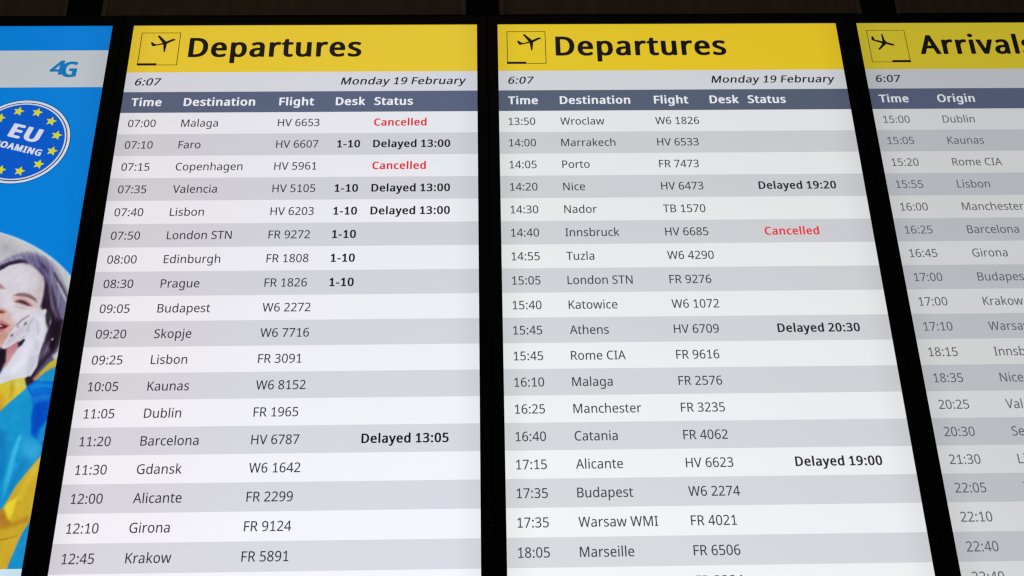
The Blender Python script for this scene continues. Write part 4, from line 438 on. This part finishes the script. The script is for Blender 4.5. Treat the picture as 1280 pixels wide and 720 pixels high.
def box_bm(bm, x0, x1, y0, y1, z0, z1):
    vs_ = [bm.verts.new(v) for v in ((x0, y0, z0), (x1, y0, z0), (x1, y1, z0), (x0, y1, z0), (x0, y0, z1), (x1, y0, z1), (x1, y1, z1), (x0, y1, z1))]
    for f in ((0, 3, 2, 1), (4, 5, 6, 7), (0, 1, 5, 4), (1, 2, 6, 5), (2, 3, 7, 6), (3, 0, 4, 7)):
        bm.faces.new([vs_[i] for i in f])

def box_obj(name, x0, x1, y0, y1, z0, z1, mat, parent=None, bevel=0.0):
    bm = bmesh.new(); box_bm(bm, x0, x1, y0, y1, z0, z1)
    if bevel:
        bmesh.ops.bevel(bm, geom=bm.edges[:], offset=bevel, segments=2, affect='EDGES', profile=0.5)
    me = bpy.data.meshes.new(name); bm.to_mesh(me); bm.free()
    return link(name, me, mat, parent)

# ------------------------------------------------------------------ layout of a screen, in screen widths down from the top left corner of the lit area
GAP = 0.0607                  # between the lit areas of two neighbours
HEIGHT = 1.778
BEZEL = GAP / 2 - 0.0006
Z_TITLE, Z_DATE, Z_HEAD, PITCH_ROW = 0.1705, 0.2399, 0.3119, 0.0726
Y_GLASS = 0.0                 # plane of the lit picture (local y, metres); the bezel stands 3 mm proud of it
Y_TEXT = -0.0004
Y_MARK = -0.0008

def frame_mesh(h0, h1, b, y_front, y_back):
    """The rim round the picture: a rectangular ring with a bevelled front edge."""
    bm = bmesh.new()
    ch = 0.0012
    def ring(x0, x1, z0, z1, y):
        return [bm.verts.new(v) for v in ((x0, y, z0), (x1, y, z0), (x1, y, z1), (x0, y, z1))]
    w = S
    b = b * S
    rings = [ring(0, w, -h1 * S, -h0 * S, y_back), ring(0, w, -h1 * S, -h0 * S, y_front + ch * 0.5),
             ring(-ch * 0.5, w + ch * 0.5, -h1 * S - ch * 0.5, -h0 * S + ch * 0.5, y_front),
             ring(-b + ch, w + b - ch, -h1 * S - b + ch, -h0 * S + b - ch, y_front),
             ring(-b, w + b, -h1 * S - b, -h0 * S + b, y_front + ch),
             ring(-b, w + b, -h1 * S - b, -h0 * S + b, 0.05)]
    for a, c in zip(rings, rings[1:]):
        for i in range(4):
            j = (i + 1) % 4
            bm.faces.new((a[i], a[j], c[j], c[i]))
    bmesh.ops.recalc_face_normals(bm, faces=bm.faces[:])
    me = bpy.data.meshes.new('bezel'); bm.to_mesh(me); bm.free()
    return me

def display_shell(root):
    link('bezel', frame_mesh(0, HEIGHT, BEZEL, -0.003, 0.0), BLACK, root)
    box_obj('housing', -BEZEL * S * 0.9, (1 + BEZEL * 0.9) * S, 0.004, 0.045, -(HEIGHT + BEZEL * 0.9) * S, BEZEL * 0.9 * S, BLACK, root)

def origin(i):
    return (i * (1 + GAP) * S, 0.0, TOP)

# ------------------------------------------------------------------ the flight boards
REG = dict(font=GLYPHS, sx=0.0381, sy=0.0435)
BOLD = dict(font=BOLD_GLYPHS, sx=0.0366, sy=0.0435)
HEADB = dict(font=BOLD_GLYPHS, sx=0.0418, sy=0.0475)
DATE = dict(font=ITALIC_GLYPHS, sx=0.0431, sy=0.0440, skew=0.2)
TITLE = dict(font=BOLD_GLYPHS, sx=0.1062, sy=0.1225)

def words(name, txt, x, zc, style, mat, parent, right_at=None):
    """A line of text, capitals centred on height zc."""
    lp = text_loops(txt, **style)
    if right_at is not None:
        x = right_at - extent(lp)[1]
    z = zc - 0.573 * style['sy'] / 2
    return link(name, loops_mesh(moved(lp, x, z), Y_TEXT), mat, parent)

def sheet(name, z0, z1, mat, parent, x0=0.0, x1=1.0):
    return link(name, sheet_mesh(x0, x1, -z1, -z0, Y_GLASS), mat, parent)

def icon(parent, plane, mat, arriving):
    bm = bmesh.new()
    x0, x1, z0, z1, t = 0.026, 0.1395, -0.1455, -0.0265, 0.0022
    loops = [[[(x0, z0), (x0, z1), (x1, z1), (x1, z0)], [(x0 + t, z0 + t), (x1 - t, z0 + t), (x1 - t, z1 - t), (x0 + t, z1 - t)]]]
    bm.free()
    o = link('icon_outline', loops_mesh(loops, Y_TEXT), mat['thin'], parent)
    bar = (0.0855, 0.1400) if arriving else (0.0255, 0.0810)
    link('runway_mark', loops_mesh([[[(bar[0], -0.1465), (bar[0], -0.1385), (bar[1], -0.1385), (bar[1], -0.1465)]]], Y_MARK), mat['title'], parent)
    link('aeroplane_mark', loops_mesh([[plane]], Y_MARK), mat['title'], parent)

def board(i, name, label, tone, title, plane, arriving, heads, cols, rows, date=True):
    root = empty(name, label, 'screen', origin(i), 'flight information screens')
    display_shell(root)
    d = tone['display']
    M = {k: lit('%s_%s' % (title.lower(), k), c, d) for k, c in tone['colours'].items()}
    t = sheet('title_band', 0, Z_TITLE, M['yellow'], root)
    icon(t, plane, M, arriving)
    words('title_lettering', title, 0.1675 if not arriving else 0.1745, -0.0815, TITLE, M['title'], t)
    t = sheet('date_bar', Z_TITLE, Z_DATE, M['bar'], root)
    words('clock_time', '6:07', 0.026, -0.2045, dict(DATE, skew=0.2 if not arriving else 0.12), M['date'], t)
    words('date_lettering', 'Monday 19 February', 0, -0.2045, DATE, M['date'], t, right_at=0.9685)
    t = sheet('heading_bar', Z_DATE, Z_HEAD, M['navy'], root)
    for txt, x in heads:
        words('column_heading', txt, x, -0.2755, HEADB, M['head'], t)
    for k in range(20):
        z0 = Z_HEAD + k * PITCH_ROW
        row = sheet('flight_row', z0, z0 + PITCH_ROW if k < 19 else HEIGHT, M['white' if k % 2 == 0 else 'grey'], root)
        if k >= len(rows):
            continue
        r = rows[k]
        zc = -(z0 + PITCH_ROW / 2)
        row['label'] = 'row reading ' + ' '.join(x for x in r if x)
        for j, part in enumerate(('scheduled_time', 'city_name', 'flight_number', 'desk_number', 'flight_status')):
            if j < len(r) and r[j]:
                if j == 4:
                    words(part, r[j], cols[j], zc, BOLD, M['red' if r[j] == 'Cancelled' else 'bold'], row)
                else:
                    words(part, r[j], cols[j], zc, REG if j < 3 else BOLD, M['text' if j < 3 else 'bold'], row)
    return root

MORNING = [
    ('07:00', 'Malaga', 'HV 6653', '', 'Cancelled'), ('07:10', 'Faro', 'HV 6607', '1-10', 'Delayed 13:00'),
    ('07:15', 'Copenhagen', 'HV 5961', '', 'Cancelled'), ('07:35', 'Valencia', 'HV 5105', '1-10', 'Delayed 13:00'),
    ('07:40', 'Lisbon', 'HV 6203', '1-10', 'Delayed 13:00'), ('07:50', 'London STN', 'FR 9272', '1-10'),
    ('08:00', 'Edinburgh', 'FR 1808', '1-10'), ('08:30', 'Prague', 'FR 1826', '1-10'), ('09:05', 'Budapest', 'W6 2272'),
    ('09:20', 'Skopje', 'W6 7716'), ('09:25', 'Lisbon', 'FR 3091'), ('10:05', 'Kaunas', 'W6 8152'), ('11:05', 'Dublin', 'FR 1965'),
    ('11:20', 'Barcelona', 'HV 6787', '', 'Delayed 13:05'), ('11:30', 'Gdansk', 'W6 1642'), ('12:00', 'Alicante', 'FR 2299'),
    ('12:10', 'Girona', 'FR 9124'), ('12:45', 'Krakow', 'FR 5891')]
AFTERNOON = [
    ('13:50', 'Wroclaw', 'W6 1826'), ('14:00', 'Marrakech', 'HV 6533'), ('14:05', 'Porto', 'FR 7473'),
    ('14:20', 'Nice', 'HV 6473', '', 'Delayed 19:20'), ('14:30', 'Nador', 'TB 1570'), ('14:40', 'Innsbruck', 'HV 6685', '', 'Cancelled'),
    ('14:55', 'Tuzla', 'W6 4290'), ('15:05', 'London STN', 'FR 9276'), ('15:40', 'Katowice', 'W6 1072'),
    ('15:45', 'Athens', 'HV 6709', '', 'Delayed 20:30'), ('15:45', 'Rome CIA', 'FR 9616'), ('16:10', 'Malaga', 'FR 2576'),
    ('16:25', 'Manchester', 'FR 3235'), ('16:40', 'Catania', 'FR 4062'), ('17:15', 'Alicante', 'HV 6623', '', 'Delayed 19:00'),
    ('17:35', 'Budapest', 'W6 2274'), ('17:35', 'Warsaw WMI', 'FR 4021'), ('18:05', 'Marseille', 'FR 6506'), ('', '', 'FR 3384')]
COMING = [
    ('15:00', 'Dublin'), ('15:05', 'Kaunas'), ('15:20', 'Rome CIA'), ('15:55', 'Lisbon'), ('16:00', 'Manchester'), ('16:25', 'Barcelona'),
    ('16:45', 'Girona'), ('17:00', 'Budapest'), ('17:00', 'Krakow'), ('17:10', 'Warsaw WMI'), ('18:15', 'Innsbruck'), ('18:35', 'Nice'),
    ('20:25', 'Valencia'), ('20:30', 'Seville'), ('21:30', 'Lisbon'), ('22:05', 'Tuzla'), ('22:10',), ('22:40',), ('22:40',)]

TONE_A = dict(display=(1.10, (1.02, 0.985, 0.98), (0.97, 1.0, 1.03)), colours=dict(
    yellow=(236, 203, 50), bar=(218, 219, 226), navy=(90, 100, 126), white=(235, 235, 240), grey=(209, 209, 215),
    title=(16, 12, 6), thin=(84, 66, 16), date=(34, 34, 40), head=(242, 244, 250), text=(52, 52, 60), bold=(18, 18, 28), red=(222, 48, 58)))
TONE_B = dict(display=(1.08, (0.985, 1.01, 1.0), (1.0, 0.99, 1.0)), colours=dict(
    yellow=(235, 202, 40), bar=(214, 217, 222), navy=(88, 98, 118), white=(233, 235, 237), grey=(207, 209, 213),
    title=(16, 12, 6), thin=(84, 66, 16), date=(38, 38, 44), head=(238, 241, 246), text=(62, 63, 69), bold=(40, 40, 48), red=(230, 58, 68)))
TONE_C = dict(display=(0.93, (0.985, 1.0, 1.0), (0.99, 1.0, 1.015)), colours=dict(
    yellow=(220, 198, 50), bar=(202, 204, 210), navy=(92, 100, 126), white=(225, 226, 227), grey=(200, 203, 208),
    title=(24, 20, 12), thin=(120, 100, 30), date=(58, 58, 64), head=(236, 238, 242), text=(108, 107, 114), bold=(60, 60, 66), red=(230, 58, 68)))
HEADS_D = [('Time', 0.026), ('Destination', 0.173), ('Flight', 0.441), ('Desk', 0.600), ('Status', 0.709)]
board(0, 'departures_screen', 'departures screen with morning flights, 07:00 Malaga first, next to the blue advert', TONE_A,
      'Departures', DEPARTING_PLANE, False, HEADS_D, (0.026, 0.1735, 0.442, 0.610, 0.710), MORNING)
board(1, 'departures_screen', 'departures screen with afternoon flights, 13:50 Wroclaw first, next to the arrivals screen', TONE_B,
      'Departures', DEPARTING_PLANE, False, HEADS_D, (0.026, 0.1715, 0.4395, 0.609, 0.7075), AFTERNOON)
board(2, 'arrivals_screen', 'arrivals screen with yellow Arrivals heading above a Time and Origin table', TONE_C,
      'Arrivals', ARRIVING_PLANE, True, [('Time', 0.0255), ('Origin', 0.193), ('Flight', 0.46), ('Status', 0.709)], (0.026, 0.1955, 0.46, 0.61, 0.71), COMING)

# ------------------------------------------------------------------ the advert screen
ad = empty('advert_screen', 'bright blue advert screen with round EU roaming badge and woman on the phone', 'screen', origin(-1))
display_shell(ad)
AD = (1.06, (0.97, 1.0, 0.99), (1.0, 1.0, 1.02))
X0 = 1 + GAP                                             # advert drawings below are measured from the first board's corner: add this
mb, mw, mlogo = lit('advert_blue', (0, 131, 222), AD), lit('advert_pale', (198, 206, 210), AD), lit('advert_logo_blue', (14, 124, 192), AD)
m_badge, m_ring, m_line, m_star, m_word = (lit('badge_blue', (4, 92, 206), AD), lit('badge_ring', (220, 228, 238), AD), lit('badge_line', (40, 52, 96), AD),
                                           lit('badge_star', (222, 224, 40), AD), lit('badge_letters', (222, 228, 240), AD))
m_foot, m_edge = lit('advert_footer', (206, 230, 240), AD), lit('badge_edge_blue', (0, 84, 160), AD)
sheet('blue_background', 0, 0.0900, mb, ad)
t = sheet('logo_band', 0.0900, 0.2215, mw, ad)
four = moved(text_loops('4', HEAVY_GLYPHS, 0.092, 0.0880, 0.06), X0 - 0.2200, -0.1775)
gee = moved(text_loops('G', HEAVY_GLYPHS, 0.0790, 0.0960, 0.04), X0 - 0.1875, -0.1865)
link('logo_lettering', loops_mesh(four, Y_TEXT), mlogo, t)
link('logo_lettering', loops_mesh(gee, Y_MARK), mlogo, t)
sheet('blue_background', 0.2215, 0.66, mb, ad)

BX, BZ, BR = X0 - 0.2655, -0.4060, 0.1395
def disc(r, n=128):
    return [(BX + r * math.sin(2 * math.pi * k / n), BZ + r * math.cos(2 * math.pi * k / n)) for k in range(n)]
def ring(r0_, r1_):
    return [[disc(r1_), disc(r0_)[::-1]]]
badge = link('roaming_badge', loops_mesh([[disc(BR - 0.0135)]], Y_TEXT), m_badge, ad)
link('badge_rim', loops_mesh(ring(BR - 0.0085, BR - 0.0012), Y_TEXT), m_ring, badge)
link('badge_rim', loops_mesh(ring(BR - 0.0155, BR - 0.0115), Y_MARK), m_ring, badge)
link('badge_line', loops_mesh(ring(BR - 0.0120, BR - 0.0080), Y_TEXT), m_line, badge)
link('badge_line', loops_mesh(ring(BR - 0.0016, BR + 0.0012), Y_TEXT), m_edge, badge)  # darker blue line round the outer edge of the badge
for k in range(12):
    a = math.radians(100 - 30 * k)
    cx, cz = BX + 0.1015 * math.cos(a), BZ + 0.1015 * math.sin(a) + 0.001
    pts = []
    for q in range(10):
        rr = 0.0158 if q % 2 == 0 else 0.0074
        th = math.radians(76 + 36 * q)
        pts.append((cx + rr * math.cos(th), cz + rr * math.sin(th)))
    link('badge_star', loops_mesh([[pts[::-1]]], Y_MARK), m_star, badge)
A_EU = math.radians(-15.5)
eu = text_loops('EU', HEAVY_GLYPHS, 0.0820, 0.0800, 0.04)
link('badge_lettering', loops_mesh(moved(eu, X0 - 0.3015, -0.3890, A_EU), Y_MARK), m_word, badge)
roam = text_loops('ROAMING', HEAVY_GLYPHS, 0.0318, 0.0365)
w_ = extent(roam)[1]
link('badge_lettering', loops_mesh(moved(roam, X0 - 0.2010 - w_ * math.cos(A_EU), -0.4565 - w_ * math.sin(A_EU), A_EU), Y_MARK), m_word, badge)

def picture(parent):
    """The round photograph shown on the advert, as a fine sheet of coloured points (soft painted shapes, a picture on a screen)."""
    xs = np.concatenate([np.arange(-1.0607, -0.42, 0.012), np.arange(-0.42, -0.0607, 0.0026), [-0.0607]])
    zs = np.arange(-0.66, -1.6025, -0.0028); zs = np.append(zs, -1.6040)
    gx, gz = np.meshgrid(xs, zs)
    px, pz = gx.ravel(), gz.ravel()
    img = np.tile(np.array((0, 131, 222)) / 255.0, (len(px), 1))
    def sd_poly(poly):
        p = np.array(poly); n = len(p)
        dmin = np.full(len(px), 1e9); ins = np.zeros(len(px), bool)
        for i in range(n):
            a, b = p[i], p[(i + 1) % n]
            e = b - a; wx, wz = px - a[0], pz - a[1]
            tt = np.clip((wx * e[0] + wz * e[1]) / max(e @ e, 1e-12), 0, 1)
            dmin = np.minimum(dmin, (wx - e[0] * tt) ** 2 + (wz - e[1] * tt) ** 2)
            cond = (a[1] > pz) != (b[1] > pz)
            if abs(e[1]) > 1e-12:
                ins ^= cond & (px < a[0] + e[0] * (pz - a[1]) / e[1])
        d = np.sqrt(dmin)
        return np.where(ins, -d, d)
    rd = np.hypot(px + 0.3989, pz + 1.1243) - 0.4446
    rd = np.where(pz < -1.1243, np.where(np.abs(px + 0.3989) < 0.4446, -1.0, 1.0), rd)
    k_disc = np.clip(0.5 - rd / 0.004, 0, 1)
    u = np.clip((px + 0.30) / 0.24, 0, 1)[:, None]
    inner = (1 - u) * np.array((198, 194, 200)) / 255.0 + u * np.array((204, 210, 210)) / 255.0
    band = np.exp(-((pz + 0.745 + 0.25 * (px + 0.25)) / 0.018) ** 2)[:, None] * np.clip((-0.17 - px) / 0.06, 0, 1)[:, None]
    inner = inner - band * 0.06
    hair = np.zeros((len(px), 1))
    for soft, c1, c2, hairy, poly in PICTURE:
        sd = sd_poly(poly)
        zz = [q[1] for q in poly]; hi, lo_ = max(zz), min(zz)
        f = np.clip((hi - pz) / (hi - lo_), 0, 1)[:, None]
        col = (np.array(c1) * (1 - f) + np.array(c2) * f) / 255.0
        al = np.clip(0.5 - sd / (2 * soft), 0, 1)[:, None]; al = al * al * (3 - 2 * al)
        inner = inner * (1 - al) + col * al
        hair = hair * (1 - al) + hairy * al
    # single strands: fine streaks that follow the sweep of the hair round the face
    rr = np.hypot((px + 0.300) * 1.0, (pz + 0.935) * 0.62); th = np.arctan2(pz + 0.935, px + 0.300)
    st = sum(np.sin(rr * f + 2.3 * k + 1.7 * np.sin(th * (1.3 + 0.4 * k) + k)) for k, f in enumerate((410, 655, 930, 1290))) / 4
    inner = np.clip(inner * (1 + hair * 0.17 * st[:, None]) + hair * 0.02 * st[:, None], 0, 1)
    # the mottling of an enlarged, compressed photograph
    rng = np.random.default_rng(4)
    def blotch(cx, cz):
        gr = rng.normal(size=(int(1.3 / cz) + 4, int(1.3 / cx) + 4))
        fx, fz = (px + 1.2) / cx, (-0.6 - pz) / cz
        ix, iz = np.floor(fx).astype(int), np.floor(fz).astype(int); tx, tz = fx - ix, fz - iz
        tx, tz = tx * tx * (3 - 2 * tx), tz * tz * (3 - 2 * tz)
        return (gr[iz, ix] * (1 - tx) + gr[iz, ix + 1] * tx) * (1 - tz) + (gr[iz + 1, ix] * (1 - tx) + gr[iz + 1, ix + 1] * tx) * tz
    inner = np.clip(inner + 0.010 * blotch(0.009, 0.011)[:, None] + 0.012 * blotch(0.03, 0.035)[:, None], 0, 1)
    img = img * (1 - k_disc[:, None]) + inner * k_disc[:, None]
    edge = np.exp(-(rd / 0.0022) ** 2)[:, None] * np.clip((pz + 1.0) / 0.15, 0, 1)[:, None]
    img = img * (1 - 0.75 * edge) + np.array((0.90, 0.93, 0.95)) * 0.75 * edge
    img = np.where(img <= 0.04045, img / 12.92, ((np.maximum(img, 0) + 0.055) / 1.055) ** 2.4)
    nx, nz_ = len(xs), len(zs)
    me = bpy.data.meshes.new('portrait_picture')
    co = np.stack([(px + X0) * S, np.full(len(px), Y_GLASS), pz * S], 1)
    i = (np.arange(nz_ - 1)[:, None] * nx + np.arange(nx - 1)[None, :]).ravel()
    faces = np.stack([i + nx, i + nx + 1, i + 1, i], 1)
    me.from_pydata(co.tolist(), [], faces.tolist())
    at = me.color_attributes.new('shown', 'FLOAT_COLOR', 'POINT')
    at.data.foreach_set('color', np.concatenate([img, np.ones((len(px), 1))], 1).astype(np.float32).ravel())
    return link('portrait_picture', me, lit('advert_picture', 'shown', AD), parent)
pic = picture(ad)
pic['label'] = 'round picture of a dark haired woman holding a phone to her ear'
sheet('footer_band', 1.6040, HEIGHT, m_foot, ad)

# ------------------------------------------------------------------ the small sensor on the rim between the two departures screens
for o in bpy.data.objects:
    if o.name == 'departures_screen.001':
        bm = bmesh.new()
        bmesh.ops.create_cone(bm, cap_ends=True, segments=20, radius1=0.0016, radius2=0.0010, depth=0.0012,
                              matrix=Matrix.Translation((-0.0320 * S, -0.0034, -1.5168 * S)) @ Matrix.Rotation(math.radians(90), 4, 'X'))
        me = bpy.data.meshes.new('sensor'); bm.to_mesh(me); bm.free()
        link('sensor', me, DULL, o)

# ------------------------------------------------------------------ fascia above the screens: brown panels between black uprights, and the wall behind
YF = 0.03 * S
def upright(x0, x1, label):
    o = box_obj('support_post', x0 * S, x1 * S, YF - 0.012, YF + 0.06, TOP + 0.0 * S - 1.3, TOP + 0.75, STEEL, None, 0.002)
    o['label'] = label; o['category'] = 'post'; o['group'] = 'black posts behind the screens'
def fascia(x0, x1, label):
    t = empty('fascia_panel', label, 'panel', (x0 * S, YF, TOP + 0.0615 * S), 'brown panels above the screens')
    w, h, e = (x1 - x0) * S, 0.62, 0.011
    box_obj('board', e, w - e, 0.003, 0.02, 0.004, h, LAMINATE, t)
    box_obj('edging', 0, e - 0.0006, 0.0, 0.02, 0, h, EDGING, t, 0.001)
    box_obj('edging', w - e + 0.0006, w, 0.0, 0.02, 0, h, EDGING, t, 0.001)
    return t
P = [(-0.2095, -0.1150), (0.9690, 1.0650), (2.1595, 2.2565)]
upright(*P[0], 'black post rising behind the gap between the blue advert and the morning departures screen')
upright(*P[1], 'black post rising behind the gap between the two departures screens')
upright(*P[2], 'black post rising behind the arrivals screen, next to the afternoon departures screen')
fascia(-1.30, P[0][0] - 0.001, 'dark brown panel above the blue advert screen')
fascia(P[0][1] + 0.001, P[1][0] - 0.001, 'dark brown panel above the morning departures screen')
fascia(P[1][1] + 0.001, P[2][0] - 0.001, 'dark brown panel above the afternoon departures screen')
fascia(P[2][1] + 0.001, 3.35, 'dark brown panel above the arrivals screen')
wall = box_obj('back_wall', -3.0, 4.4, 0.16, 0.26, TOP - 3.243, TOP + 1.2, WALLM)
wall['kind'] = 'structure'
